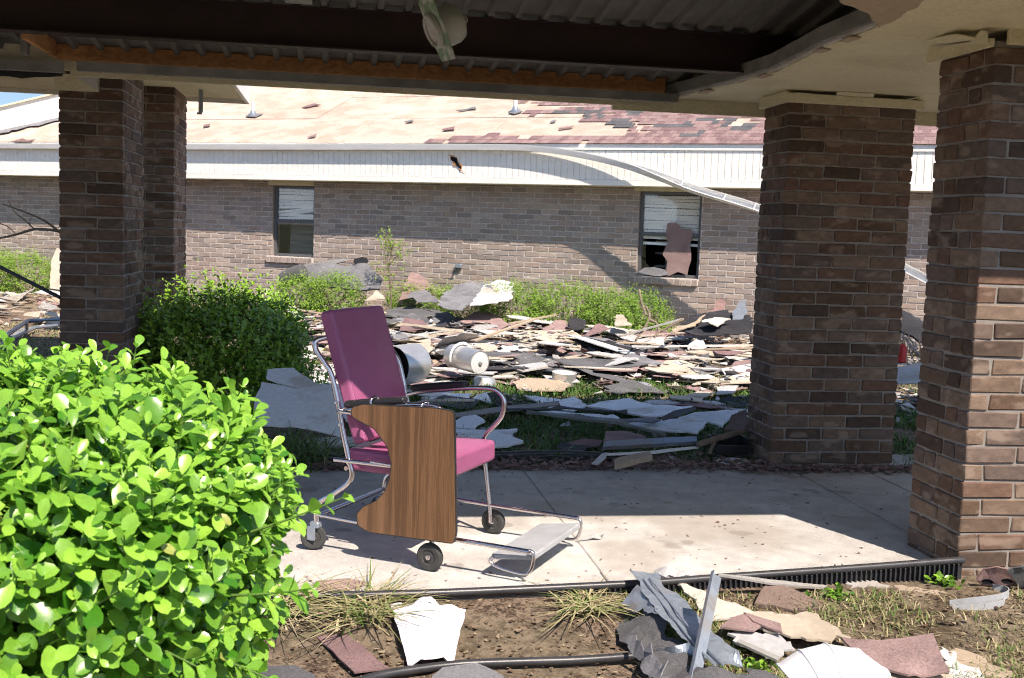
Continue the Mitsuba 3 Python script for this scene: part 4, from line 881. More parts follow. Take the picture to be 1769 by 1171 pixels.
# ---------------------------------------------------------------- edging strips
ed = thing('landscape_edging', 'black ribbed landscape edging along the near edge of the slab', 'edging')
ep = [(*(-0.980, 4.298, 0.020),), (*(-0.918, 4.326, 0.020),), (*(-0.397, 4.409, 0.020),), (*(0.072, 4.512, 0.022),), (*(0.563, 4.623, 0.028),), (*(0.950, 4.727, 0.036),), (*(1.568, 4.869, 0.055),), (*(2.083, 4.976, 0.078),)]
eP = smoothline(ep, 8)
put('bead', tube(eP, .0165, 10), 'mat_tubing', ed, smooth=True)
v = np.vstack([eP + [0, .004, -.012], eP + [0, .012, -.16]]); n = len(eP)
put('strip', (v, np.array([(i, i + 1, n + i + 1, n + i) for i in range(n - 1)])), 'mat_tubing', ed)
L_ = np.concatenate([[0], np.cumsum(np.linalg.norm(np.diff(eP, axis=0), axis=1))]); 
for s in np.arange(1.3, L_[-1] - .01, .024):
    p = np.array([np.interp(s, L_, eP[:, k]) for k in range(3)])
    put('rib', cbox(p + [-.0035, -.012, -.125], p + [.0035, .006, -.014], .0015), 'mat_tubing', ed)
e2b = thing('bed_edging', 'black plastic edging tube lying along the front of the planting bed', 'edging')
put('bead', tube(smoothline([(-0.516, 3.647, -0.050), (-0.429, 3.738, -0.050), (-0.295, 3.811, -0.050), (-0.135, 3.873, -0.050), (0.072, 3.913, -0.050), (0.283, 3.948, -0.050), (0.523, 4.014, -0.050)], 6), .0155, 10), 'mat_tubing', e2b, smooth=True)
e3b = thing('rear_edging', 'black edging tube along the far side of the slab behind the chair', 'edging')
put('bead', tube(smoothline([(-1.633, 7.109, 0.030), (-1.296, 6.909, 0.030), (-1.018, 6.991, 0.030), (-0.292, 7.170, 0.030), (0.317, 7.350, 0.030), (0.662, 7.332, 0.030)], 6), .022, 10), 'mat_tubing', e3b, smooth=True)
put('strip', fbox(can, (-.9, 7.13, -.1), (2.0, 7.14, .03)), 'mat_tubing', e3b)

# ---------------------------------------------------------------- debris that can be told apart
def piece(name, label, cat, pts, th=.012, mat='mat_board', u=.1, bend=.008, rough=.006, freq=2.5, seed=0, step=.07, group=None, curl=0.0):
    v, f = plate(pts, th, bend, rough, step, freq, seed, curl)
    d_ = v[:, 1] * math.cos(TH) - v[:, 0] * math.sin(TH)
    if d_.max() < 4.5:           # nothing lies buried: settle it on the ground
        v = v + UZ * max(0.0, .004 - np.percentile(v[:, 2] - gz(v[:, 0], v[:, 1]), 25))
    return put(name, (v, f), mat, None, u=u, label=label, cat=cat, group=group)
# --- foreground
cl = [(-0.473, 4.428, -0.030), (-0.388, 4.321, 0.000), (-0.300, 4.303, 0.040), (-0.239, 4.336, 0.000), (-0.146, 4.390, -0.020), (-0.151, 4.187, -0.010), (-0.172, 3.909, -0.055), (-0.218, 3.865, -0.020), (-0.268, 3.844, -0.020), (-0.333, 3.863, -0.055), (-0.384, 4.068, -0.020)]
put('white_cloth', plate(cl, .003, .022, .002, .05, 3.2, 2, 0.0, .018), 'mat_cloth', None, smooth=70, label='crumpled white cloth lying on the mulch in front of the slab', cat='cloth')
piece('shingle', 'mauve shingle lying on the mulch left of the white cloth', 'shingle', [(-0.697, 4.084, -0.055), (-0.612, 4.172, -0.055), (-0.395, 3.827, -0.060), (-0.510, 3.776, -0.060)], .006, 'mat_scrap', .6, .006, .004)
piece('wood_splinter', 'long pale split board lying across the bed right of the white cloth', 'board', [(0.031, 4.589, -0.050), (0.224, 4.655, -0.040), (0.480, 4.760, -0.040), (0.570, 4.708, -0.030), (0.513, 4.573, -0.050), (0.338, 4.505, -0.050), (0.171, 4.531, -0.050)], .009, 'mat_board', .4, .006, .011, 2.5, 0, .025)
piece('fallen_board', 'flat tan board at the slab edge under the bright shrub', 'board', [(-0.981, 4.426, -0.040), (-0.919, 4.446, -0.030), (-0.796, 4.295, -0.050), (-0.888, 4.195, -0.050)], .01, 'mat_board', .7, .004, .004)
piece('slate_scrap', 'charcoal felt scrap at the bottom edge beside the bright shrub', 'roofing scrap', [(-0.837, 3.683, -0.050), (-0.836, 3.769, -0.050), (-0.718, 3.781, -0.040), (-0.633, 3.701, -0.050), (-0.618, 3.567, -0.050), (-0.788, 3.553, -0.050)], .006, 'mat_scrap', .3, .01, .01)
piece('slate_scrap', 'grey felt scrap at the bottom edge below the white cloth', 'roofing scrap', [(-0.233, 3.735, -0.050), (-0.204, 3.812, -0.045), (-0.093, 3.859, -0.045), (0.011, 3.756, -0.050), (-0.007, 3.641, -0.050), (-0.221, 3.624, -0.050)], .006, 'mat_scrap', .4, .008, .01)
ms_ = thing('bent_metal_sheet', 'bent galvanised metal sheet sprawled in the right foreground', 'metal sheet')
put('sheet', plate([(0.526, 4.581, 0.100), (0.650, 4.611, 0.080), (0.663, 4.481, 0.060), (0.723, 4.322, 0.055), (0.801, 3.905, 0.050), (0.842, 3.856, 0.040), (0.851, 3.808, 0.000), (0.758, 3.761, 0.020), (0.693, 3.836, 0.030), (0.630, 4.049, 0.045), (0.599, 4.176, 0.050), (0.552, 4.402, 0.070), (0.562, 4.499, 0.080)], .002, .012, .003, .03, 6, 4, 0.0, .03), 'mat_galvanised', ms_)
put('torn_flap', plate([(0.553, 4.461, 0.070), (0.598, 4.175, 0.055), (0.570, 4.230, 0.030), (0.550, 4.293, 0.040), (0.520, 4.296, 0.010), (0.498, 4.349, -0.000), (0.477, 4.416, 0.000), (0.521, 4.446, 0.030)], .002, .02, .004, .02, 9, 6, 0.0, .02), 'mat_galvanised', ms_)
put('lower_lip', plate([(0.560, 3.957, 0.000), (0.610, 3.900, 0.030), (0.671, 3.892, 0.050), (0.696, 3.794, 0.040), (0.689, 3.854, -0.020), (0.613, 3.902, -0.020)], .002, .012, .003, .02, 6, 8, 0.0, .02), 'mat_galvanised', ms_)
for q in ([(0.577, 4.508, 0.085), (0.631, 4.224, 0.062), (0.685, 3.905, 0.050), (0.739, 3.734, 0.030)], [(0.603, 4.527, 0.085), (0.658, 4.255, 0.064), (0.710, 3.931, 0.052), (0.768, 3.742, 0.028)]):
    put('ridge', tube(smoothline(q, 5), .004, 6), 'mat_galvanised', ms_, smooth=True)
piece('tar_paper', 'torn black tar paper crumpled under the bent galvanised sheet', 'tar paper', [(0.479, 4.363, -0.020), (0.525, 4.422, -0.010), (0.613, 4.248, 0.030), (0.670, 4.013, 0.000), (0.658, 3.804, 0.020), (0.696, 3.730, 0.030), (0.866, 3.820, 0.000), (0.983, 3.790, -0.030), (0.906, 3.623, -0.050), (0.549, 3.571, -0.050), (0.554, 3.764, -0.030), (0.508, 3.888, -0.040), (0.508, 4.085, -0.040), (0.448, 4.140, -0.040)], .005, 'mat_scrap', .3, .05, .014, 7, 5, .03)
piece('tar_paper', 'narrow crumpled strip of tar paper at the bottom left of the metal sheet', 'tar paper', [(0.471, 4.035, 0.000), (0.503, 3.915, 0.040), (0.558, 3.668, 0.030), (0.582, 3.482, 0.000), (0.507, 3.544, -0.030), (0.497, 3.891, -0.020)], .005, 'mat_scrap', .4, .045, .014, 8, 9, .03)
# leaning metal angle
sh = np.array((0.788, 4.475, 0.020)); bot = np.array((0.656, 3.698, -0.030)); top = np.array((0.797, 4.120, 0.232))
dr_ = (top - bot) / np.linalg.norm(top - bot); sx = np.cross(dr_, [0.25, -1, .25]); sx /= np.linalg.norm(sx); sy = np.cross(sx, dr_)
ag = np.array([(-.022, 0), (.026, 0), (.026, .0025), (-.0195, .0025), (-.0195, .02), (-.022, .02)])
def rib_(pts, a=ag): return np.vstack([p + a[:, :1] * sx + a[:, 1:] * sy for p in pts])
nn = len(ag); vs = rib_([bot, top]); f = [(i, (i + 1) % nn, nn + (i + 1) % nn, nn + i) for i in range(nn)]
strut = trimesh.Trimesh(vs, np.vstack([np.array(f)[:, [0, 1, 2]], np.array(f)[:, [0, 2, 3]], [[0, 1, 2], [0, 2, 3], [0, 3, 4], [0, 4, 5], [6, 8, 7], [6, 9, 8], [6, 10, 9], [6, 11, 10]]]), process=False)
put('metal_angle', strut, 'mat_galvanised', None, label='grey metal angle strip leaning up over the bent sheet in the right foreground', cat='metal strip')
piece('plywood_scrap', 'pale split plywood leaning from the edging behind the metal angle', 'board', [(0.740, 4.666, 0.010), (0.783, 4.663, 0.015), (0.894, 4.545, 0.000), (1.035, 4.432, -0.020), (0.969, 4.393, -0.030), (0.833, 4.352, -0.030), (0.810, 4.438, -0.020)], .009, 'mat_board', .4, .006, .011, 2.5, 0, .025)
piece('plywood_scrap', 'broad tan broken plywood sheet in the right foreground', 'board', [(0.969, 4.398, -0.020), (1.038, 4.447, -0.020), (1.135, 4.415, -0.020), (1.246, 4.411, -0.010), (1.301, 4.337, -0.020), (1.358, 4.231, -0.040), (1.285, 4.212, -0.040), (1.169, 4.162, -0.030), (1.097, 4.204, -0.030), (1.019, 4.233, -0.020), (0.953, 4.303, -0.020)], .009, 'mat_board', .55, .008, .011, 2.5, 0, .025)
piece('shingle', 'mauve shingle with broken corners lying on the pale plywood', 'shingle', [(0.839, 4.200, -0.005), (0.899, 4.295, 0.000), (0.959, 4.341, 0.000), (1.020, 4.256, -0.010), (0.969, 4.188, -0.010), (0.889, 4.193, -0.010)], .008, 'mat_scrap', .7, .01, .006)
piece('shingle', 'mauve shingle fragment split along its edge on the tan plywood', 'shingle', [(0.962, 4.355, 0.000), (1.026, 4.307, 0.000), (1.089, 4.262, -0.005), (1.077, 4.173, -0.010), (1.024, 4.217, -0.005), (0.980, 4.264, 0.000)], .008, 'mat_scrap', .72, .01, .006)
piece('plywood_scrap', 'white faced board lying before the tan plywood sheet', 'board', [(0.870, 4.202, -0.030), (0.905, 4.224, -0.030), (1.063, 4.222, -0.040), (1.102, 4.122, -0.040), (1.029, 4.016, -0.055), (0.943, 4.075, -0.050), (0.899, 4.121, -0.040)], .009, 'mat_board', .3, .006, .011, 2.5, 0, .025)
piece('wood_strip', 'thin grey wood strip beside the white duct elbow', 'wood strip', [(0.882, 4.085, -0.020), (0.900, 4.111, -0.020), (1.018, 3.974, -0.030), (1.002, 3.939, -0.030)], .009, 'mat_board', .95, .002, .002)
piece('roof_chunk', 'grey brown roofing slab with dark broken edge on the grass behind the plywood', 'roofing', [(1.036, 4.503, -0.020), (1.082, 4.610, 0.000), (1.132, 4.685, 0.010), (1.237, 4.641, 0.000), (1.319, 4.575, -0.030), (1.324, 4.533, -0.050), (1.198, 4.492, -0.050), (1.106, 4.511, -0.040)], .02, 'mat_scrap', .95, .015, .008)
piece('shingle_slab', 'large mauve shingle panel in front of the white duct elbow at the right', 'shingle', [(1.286, 4.130, 0.000), (1.415, 4.067, 0.010), (1.547, 4.089, 0.020), (1.627, 4.106, 0.030), (1.601, 3.871, -0.020), (1.533, 3.872, -0.040), (1.442, 3.840, -0.030), (1.380, 3.886, -0.030), (1.314, 3.958, -0.020)], .009, 'mat_scrap', .72, .012, .005)
piece('plywood_scrap', 'torn plywood edge under the large mauve shingle panel', 'board', [(1.337, 4.029, -0.045), (1.409, 3.971, -0.050), (1.545, 3.936, -0.055), (1.644, 3.919, -0.060), (1.556, 3.746, -0.060), (1.268, 3.722, -0.060)], .009, 'mat_board', .55, .008, .012)
piece('plaster_slab', 'white broken wallboard slab at the lower right corner', 'board', [(1.713, 4.244, -0.070), (1.749, 4.187, -0.065), (1.714, 4.069, -0.070), (1.769, 4.019, -0.070), (1.764, 3.954, -0.070), (1.691, 3.829, -0.070), (1.607, 3.822, -0.070)], .009, 'mat_board', .1, .004, .011, 2.5, 0, .025)
piece('plaster_slab', 'tan broken wallboard slab beyond the white one at the lower right', 'board', [(1.746, 4.261, -0.075), (1.832, 4.172, -0.070), (1.832, 4.091, -0.070), (1.888, 3.986, -0.070), (1.832, 3.918, -0.070), (1.758, 3.991, -0.070), (1.712, 4.092, -0.070)], .009, 'mat_board', .72, .004, .011, 2.5, 0, .025)
for dx, dy, lab in ((0, 0, 'upper of two grey curved rubber strips on the grass at right'), (-3, 16, 'lower of two grey curved rubber strips on the grass at right')):
    q = smoothline([(1.896, 4.634, -0.020), (2.023, 4.648, -0.005), (2.123, 4.681, 0.000), (2.192, 4.742, 0.000), (2.209, 4.814, -0.005), (2.171, 4.849, -0.010)], 5)
    if dy: q = smoothline([(1.895, 4.604, -0.030), (2.009, 4.609, -0.025), (2.119, 4.649, -0.020), (2.161, 4.706, -0.020)], 5)
    put('rubber_strip', sweep(q, [np.array([(-.002, -.016), (.002, -.016), (.002, .018), (-.002, .018), (-.002, -.016)])] * len(q)), 'mat_foot', None, label=lab, cat='rubber strip')
sg_ = [(2.100, 4.863, 0.020), (2.130, 4.859, 0.070), (2.174, 4.833, 0.090), (2.232, 4.829, 0.080), (2.291, 4.846, 0.040), (2.294, 4.879, -0.010), (2.205, 4.869, -0.010), (2.138, 4.894, -0.010)]
hk = piece('pierced_shingle', 'brown shingle with two dark holes leaning by the foot of the right pillar', 'shingle', sg_, .008, 'mat_scrap', .85, .008, .004)
for cx_, cy_ in ((1699, 1001), (1733, 1001)): pass
q1, q2 = np.array((1.901, 4.330, 0.186)), np.array((1.979, 4.330, 0.191))
for q in (q1, q2):
    put('hole', mapped(lathe([(0, .002), (1, .002), (1, -.002)], 20), lambda v: q + np.stack([v[:, 0] * .022, v[:, 2] * 2 - .03, v[:, 1] * .010], 1)), 'mat_dark', hk)
piece('slate_scrap', 'charcoal felt scrap at the right edge behind the pierced brown shingle', 'roofing scrap', [(2.187, 4.760, 0.100), (2.271, 4.756, 0.130), (2.434, 4.948, 0.010), (2.366, 4.854, -0.010), (2.298, 4.863, -0.010)], .006, 'mat_scrap', .3, .01, .006)
piece('wood_splinter', 'white split board lying on the grass below the ribbed edging', 'board', [(1.517, 4.916, -0.020), (1.560, 4.931, -0.010), (1.633, 4.898, -0.010), (1.702, 4.830, -0.015), (1.683, 4.811, -0.020), (1.525, 4.795, -0.020)], .009, 'mat_board', .3, .004, .011, 2.5, 0, .025)
piece('wood_splinter', 'orange brown split board on the grass at right', 'board', [(1.716, 4.863, -0.020), (1.771, 4.846, -0.015), (1.910, 4.804, -0.020), (1.922, 4.742, -0.025), (1.836, 4.741, -0.025), (1.746, 4.770, -0.025)], .009, 'mat_board', .8, .003, .011, 2.5, 0, .025)
piece('wood_splinter', 'tan split board below the white one on the grass at right', 'board', [(1.564, 4.837, -0.030), (1.683, 4.811, -0.025), (1.741, 4.769, -0.025), (1.646, 4.697, -0.030), (1.574, 4.736, -0.030)], .01, 'mat_board', .62, .003, .011, 2.5, 0, .025)
piece('wood_lath', 'weathered grey lath lying against the ribbed edging', 'lath', [(0.898, 4.591, 0.080), (0.921, 4.609, 0.080), (1.140, 4.679, 0.040), (1.415, 4.784, -0.010), (1.393, 4.742, -0.010), (1.129, 4.631, 0.040)], .009, 'mat_board', .95, .002, .002)
piece('curled_paper', 'curled white paper scrap on the slab beyond the footrest', 'paper', [(0.342, 5.330, 0.006), (0.395, 5.377, 0.012), (0.447, 5.392, 0.030), (0.481, 5.368, 0.035), (0.475, 5.377, 0.006), (0.402, 5.355, 0.004)], .002, 'mat_board', .3, .008, .003, 8)
piece('plywood_scrap', 'small pale panel leaning on the edging behind the metal sheet', 'board', [(0.662, 4.789, 0.030), (0.704, 4.772, 0.060), (0.792, 4.764, 0.050), (0.840, 4.742, 0.030), (0.699, 4.718, 0.020)], .01, 'mat_board', .3, .002, .011, 2.5, 0, .025)
piece('shingle', 'faded pinkish shingle flat on the slab near its left front corner', 'shingle', [(-0.789, 4.574, 0.004), (-0.663, 4.626, 0.004), (-0.558, 4.575, 0.004), (-0.641, 4.476, 0.004), (-0.755, 4.449, 0.004)], .004, 'mat_scrap', .7, .001, .004)
# white segmented duct elbow
du = thing('duct_elbow', 'white segmented sheet metal duct elbow at the bottom right', 'duct')
D0 = np.array((1.043, 3.420, -0.010)); rings = []
for a in np.radians([-44, -24, -3, 22, 48, 70]):
    rad_ = np.array([math.sin(a), .12 * math.sin(a), math.cos(a)]); c = D0 + .143 * rad_
    g_ = np.arange(33) * 2 * np.pi / 32
    rings.append(c + .1 * (np.cos(g_)[:, None] * rad_ + np.sin(g_)[:, None] * np.array([-.12, 1, 0])))
for a_, b_ in zip(rings[:-1], rings[1:]):
    v = np.vstack([a_, b_]); n = len(a_)
    put('gore', (v, np.array([(i, i + 1, n + i + 1, n + i) for i in range(n - 1)])), 'mat_gutter', du, smooth=True)
for a_ in rings: put('seam', tube(a_, .0035, 6, False), 'mat_gutter', du, smooth=True)

# --- behind the slab
piece('leaning_wallboard', 'large white cracked panel leaning against the dark round shrub', 'panel', [(-1.058, 7.050, 0.140), (-1.222, 7.050, 0.176), (-1.381, 7.050, 0.200), (-1.632, 7.050, 0.203), (-1.692, 7.350, 0.315), (-1.703, 7.600, 0.397), (-1.414, 7.500, 0.365), (-1.676, 7.620, 0.423), (-1.694, 7.750, 0.466), (-1.512, 7.750, 0.481), (-1.322, 7.550, 0.409), (-1.188, 7.500, 0.405)], .012, 'mat_wallboard', .1, .004, .004, 2, 3)
piece('fallen_wallboard', 'white panel behind the leaning cracked one, half hidden by the chair', 'panel', [(-1.650, 9.482, 0.120), (-1.556, 9.726, 0.120), (-1.443, 9.825, 0.100), (-1.126, 8.961, 0.050), (-1.189, 8.128, 0.050)], .01, 'mat_wallboard', .1, .004, .006)
piece('fallen_board', 'white board on edge low behind the chair back legs', 'board', [(-1.447, 7.300, 0.010), (-1.064, 7.300, 0.035), (-0.911, 7.300, 0.040), (-0.919, 7.350, 0.089), (-1.284, 7.350, 0.076)], .014, 'mat_wallboard', .1, .003, .003)
B = [
 ('wallboard_piece', 'torn white panel scrap below the chair arm on the shaded grass', 'panel', [(-0.330, 9.584, 0.030), (-0.213, 9.890, 0.050), (-0.032, 9.926, 0.030), (0.006, 9.592, 0.020), (-0.151, 9.428, 0.020)], .1),
 ('wallboard_piece', 'torn white panel scrap left of the one below the chair arm', 'panel', [(-0.757, 9.487, 0.030), (-0.615, 9.725, 0.050), (-0.337, 9.753, 0.040), (-0.360, 9.478, 0.030), (-0.540, 9.343, 0.020)], .42),
 ('wallboard_piece', 'pale grey crumpled board just right of the tray', 'panel', [(-0.421, 8.339, 0.040), (-0.355, 8.502, 0.050), (-0.260, 8.570, 0.060), (-0.182, 8.361, 0.040), (-0.252, 8.132, 0.030), (-0.402, 8.159, 0.020)], .95),
 ('wallboard_piece', 'white torn wallboard on the soil right of the seat', 'panel', [(-0.398, 8.088, 0.020), (-0.123, 8.109, 0.030), (0.059, 8.191, 0.030), (0.026, 7.882, 0.030), (0.107, 7.667, 0.020), (-0.012, 7.522, 0.020), (-0.130, 7.481, 0.020), (-0.309, 7.551, 0.020)], .1),
 ('wallboard_piece', 'ragged white wallboard sheet at the back of the board heap', 'panel', [(0.123, 9.892, 0.030), (0.274, 9.722, 0.040), (0.445, 9.561, 0.050), (0.561, 9.689, 0.060), (0.645, 9.255, 0.050), (0.517, 9.021, 0.040), (0.333, 9.162, 0.030)], .1),
 ('wallboard_piece', 'broad white wallboard sheet on top of the board heap', 'panel', [(0.622, 9.062, 0.080), (0.817, 9.255, 0.100), (1.004, 9.294, 0.120), (1.156, 8.956, 0.120), (1.492, 9.062, 0.110), (1.295, 8.706, 0.100), (1.111, 8.505, 0.100), (0.930, 8.690, 0.090)], .1),
 ('wallboard_piece', 'flat white wallboard sheet at the front of the board heap', 'panel', [(0.813, 8.163, 0.100), (0.995, 8.267, 0.110), (1.216, 8.304, 0.120), (1.493, 8.353, 0.130), (1.416, 8.046, 0.120), (1.337, 7.839, 0.100), (1.129, 7.969, 0.090), (0.895, 8.122, 0.080)], .1),
 ('wallboard_piece', 'white wallboard piece at the right of the heap beside the pillar', 'panel', [(1.253, 8.213, 0.150), (1.396, 8.358, 0.170), (1.575, 8.389, 0.180), (1.790, 8.516, 0.180), (1.638, 8.206, 0.160), (1.548, 7.992, 0.130), (1.466, 8.195, 0.130)], .1),
 ('wallboard_piece', 'small white wallboard piece between the two dark strips on the heap', 'panel', [(0.624, 8.524, 0.080), (0.807, 8.583, 0.090), (0.853, 8.355, 0.090), (0.784, 8.304, 0.070)], .1),
 ('wallboard_piece', 'narrow white board edge left in the heap under the dark strip', 'panel', [(0.160, 8.824, 0.060), (0.367, 8.806, 0.070), (0.700, 8.648, 0.080), (0.783, 8.556, 0.080), (0.538, 8.571, 0.060), (0.274, 8.740, 0.050)], .1),
]
for i, (nm, lab, cat, pts, u) in enumerate(B): piece(nm, lab, cat, pts, .012, 'mat_wallboard', u, .006, .009, 3, i)
piece('metal_strip', 'long dark metal strip lying across the left of the board heap', 'metal strip', [(-0.064, 8.550, 0.129), (0.375, 8.500, 0.165), (0.883, 8.300, 0.184), (0.884, 8.300, 0.149), (0.354, 8.500, 0.129), (-0.063, 8.550, 0.097)], .012, 'mat_frame', 0, .002, .001)
piece('metal_strip', 'grey metal strip behind the dark one left of the board heap', 'metal strip', [(-0.452, 8.645, 0.050), (-0.049, 8.950, 0.070), (0.402, 9.162, 0.100), (0.410, 8.980, 0.100), (-0.001, 8.729, 0.070), (-0.421, 8.489, 0.050)], .01, 'mat_grey_steel', 0, .002, .001)
piece('metal_strip', 'dark channel edge under the front of the board heap', 'metal strip', [(0.128, 8.200, 0.144), (0.503, 8.000, 0.143), (0.818, 7.800, 0.143), (1.072, 7.550, 0.120), (1.071, 7.550, 0.148), (0.801, 7.850, 0.175), (0.505, 8.050, 0.169), (0.128, 8.200, 0.161)], .02, 'mat_grey_steel', 0, .001, .001)
piece('metal_strip', 'dark bent strip lying over the white wallboard on the heap', 'metal strip', [(0.805, 8.096, 0.150), (1.072, 8.201, 0.150), (1.108, 8.082, 0.150), (1.322, 8.209, 0.140), (1.056, 8.064, 0.130), (0.824, 8.067, 0.130)], .008, 'mat_frame', 0, .004, .002)
piece('metal_strip', 'short dark strip slanting up at the right of the heap', 'metal strip', [(1.101, 8.100, 0.168), (1.219, 8.200, 0.207), (1.396, 8.300, 0.237), (1.393, 8.300, 0.206), (1.235, 8.150, 0.173), (1.123, 8.100, 0.147)], .01, 'mat_frame', 0, .003, .002)
piece('metal_channel', 'weathered grey metal channel at the foot of the board heap', 'metal channel', [(0.616, 7.250, 0.080), (0.626, 7.300, 0.109), (0.936, 7.400, 0.120), (1.269, 7.500, 0.128), (1.266, 7.450, 0.102), (0.969, 7.350, 0.096)], .03, 'mat_galvanised', 0, .003, .002)
piece('metal_channel', 'white edged flashing lying under the grey metal channel', 'metal channel', [(0.631, 7.200, 0.071), (0.926, 7.300, 0.077), (1.266, 7.400, 0.104), (1.271, 7.400, 0.088), (0.965, 7.300, 0.059), (0.635, 7.200, 0.056)], .01, 'mat_gutter', 0, .002, .001)
piece('mauve_board', 'mauve faced board end sticking out under the heap', 'board', [(0.630, 7.350, 0.111), (0.664, 7.600, 0.141), (0.804, 7.650, 0.129), (0.934, 7.550, 0.115), (0.897, 7.400, 0.115)], .012, 'mat_scrap', .7, .003, .002)
piece('shingle', 'brown mauve shingle half buried left of the board heap', 'shingle', [(0.410, 7.712, 0.030), (0.537, 7.812, 0.040), (0.659, 7.791, 0.040), (0.635, 7.677, 0.020), (0.487, 7.619, 0.010)], .008, 'mat_scrap', .8, .006, .006)
piece('slate_scrap', 'wet dark felt scrap on the soil left of the board heap', 'roofing scrap', [(0.327, 7.623, 0.020), (0.433, 7.759, 0.030), (0.569, 7.666, 0.020), (0.517, 7.464, 0.010), (0.360, 7.437, 0.010)], .006, 'mat_scrap', .2, .01, .01)
bx = thing('black_box', 'open black plastic box wedged between the heap and the pillar', 'box')
b0 = np.array((1.451, 7.500, 0.035)) ; 
for nm, a, b in (('base', (-.04, 0, 0), (.20, .2, .008)), ('side', (-.04, 0, .0081), (-.03, .2, .1)), ('side', (.19, 0, .0081), (.20, .2, .1)), ('side', (-.0299, .19, .0081), (.1899, .2, .1)), ('side', (-.0299, 0, .0081), (.1899, .008, .06))):
    put(nm, fbox(lambda v: b0 + v[..., :1] * CX + v[..., 1:2] * DX + v[..., 2:3] * UZ, a, b), 'mat_black', bx)
piece('wood_chunk', 'split tan wood chunk lying on the litter at the slab edge', 'wood', [(0.648, 6.750, 0.080), (0.678, 6.780, 0.100), (0.878, 6.850, 0.125), (0.890, 6.800, 0.114), (0.753, 6.740, 0.089), (0.651, 6.700, 0.069)], .04, 'mat_board', .8, .006, .005)
piece('white_splinter', 'small white curled splinter left of the wood chunk', 'board', [(0.521, 6.850, 0.065), (0.591, 6.950, 0.120), (0.627, 6.950, 0.121), (0.608, 6.880, 0.098), (0.554, 6.820, 0.072)], .004, 'mat_board', .1, .006, .002)
piece('white_splinter', 'small white chip lying under the grey metal channel', 'board', [(1.076, 7.432, 0.020), (1.119, 7.400, 0.020), (1.131, 7.318, 0.010), (1.089, 7.348, 0.010)], .004, 'mat_board', .1, .004, .002)
wr = thing('white_ring', 'white plastic ring lying by the foot of the dark pillar', 'ring')
rc = np.array((1.478, 7.328, 0.020)); g_ = np.linspace(0, 2 * np.pi, 41)
put('outer_ring', tube(rc + np.stack([.095 * np.cos(g_), .085 * np.sin(g_), .006 * np.cos(g_)], 1), .008, 8, False), 'mat_gutter', wr, smooth=True)
put('inner_ring', tube(rc + np.stack([.055 * np.cos(g_), .05 * np.sin(g_), .006 * np.cos(g_) - .006], 1), .006, 8, False), 'mat_gutter', wr, smooth=True)
bn = thing('broken_limb', 'broken bare limb propped in the heap against the dark pillar', 'branch')
put('limb', tube(smoothline([(1.257, 7.350, 0.121), (1.408, 7.450, 0.151), (1.544, 7.550, 0.172), (1.640, 7.600, 0.191)], 6), .022, 8), 'mat_bark', bn, smooth=True)
put('fork', tube(smoothline([(1.391, 7.440, 0.148), (1.363, 7.400, 0.099), (1.343, 7.380, 0.055)], 6), .013, 8), 'mat_bark', bn, smooth=True)
piece('roof_chunk', 'torn brown roof edge standing behind the limb beside the pillar', 'roofing', [(1.493, 7.700, 0.156), (1.576, 7.900, 0.218), (1.711, 8.000, 0.257), (1.682, 7.800, 0.185), (1.574, 7.700, 0.146)], .02, 'mat_scrap', .9, .015, .01)
# aluminium pots and cans
def lay(mesh, at, axis, roll=0):
    z = unit(np.array(axis, float)); x = unit(np.cross(z, [0.1, .2, 1.0])); y = np.cross(z, x)
    return mapped(mesh, lambda v: np.asarray(at) + v[:, :1] * x + v[:, 1:2] * y + v[:, 2:] * z)
dm = thing('metal_drum', 'dented grey metal drum lying with its black open mouth toward the chair', 'drum')
put('shell', lay(lathe([(.172, 0), (.178, .0), (.18, .02), (.178, .18), (.176, .31), (.15, .33), (0, .33), (0, .324), (.145, .324), (.17, .305), (.172, 0)], 48), (-1.018, 9.600, 0.292), (.55, .83, .02)), 'mat_aluminium', dm, smooth=40)
put('lining', lay(lathe([(.168, .012), (.168, .3), (0, .315)], 40), (-1.018, 9.600, 0.292), (.55, .83, .02)), 'mat_black', dm, smooth=40)
cn2 = thing('metal_canister', 'light grey metal canister lying with its lid end facing right', 'canister')
cp = np.array((-0.287, 10.200, 0.281))
put('body', lay(lathe([(0, .012), (.098, .012), (.1, .0), (.109, .0), (.11, .03), (.112, .3), (.107, .42), (.1, .425), (0, .42)], 44), cp, (-.62, .75, .05)), 'mat_aluminium', cn2, smooth=35)
put('lid', lay(lathe([(0, -.004), (.05, -.004), (.098, .004), (.098, .011), (0, .011)], 40), cp, (-.62, .75, .05)), 'mat_gutter', cn2, smooth=30)
put('valve', lay(lathe([(0, -.02), (.012, -.02), (.02, -.012), (.022, -.005), (0, -.004)], 20), cp + [.0, -.0, -.012], (-.62, .75, .05)), 'mat_grey_steel', cn2, smooth=30)
hq = cp + unit(np.array([-.62, .75, .05])) * .28
hh = [hq + .135 * (math.cos(a) * np.array([.77, .64, 0]) + math.sin(a) * UZ) for a in np.linspace(-.3, 3.4, 18)]
put('strap', tube(np.array(hh), .013, 6), 'mat_gutter', cn2, smooth=True)
def pot(label, at, prof, tilt=(0.05, .1, 1), cat='pot', mat='mat_aluminium'):
    t = thing('aluminium_pot', label, cat); put('bowl', lay(lathe(prof, 40), at, tilt), mat, t, smooth=35); return t
pot('small shiny aluminium bowl upside down behind the chair arm', (-0.249, 10.465, 0.020), [(.112, 0), (.116, 0), (.112, .05), (.095, .085), (.06, .1), (0, .103)])
p4_ = pot('aluminium saucepan without handle sitting upright in the debris', (0.507, 10.658, 0.030), [(0, .0), (.10, 0), (.112, .012), (.118, .125), (.122, .13), (.115, .13), (.108, .02), (0, .01)], (.05, -.08, 1))
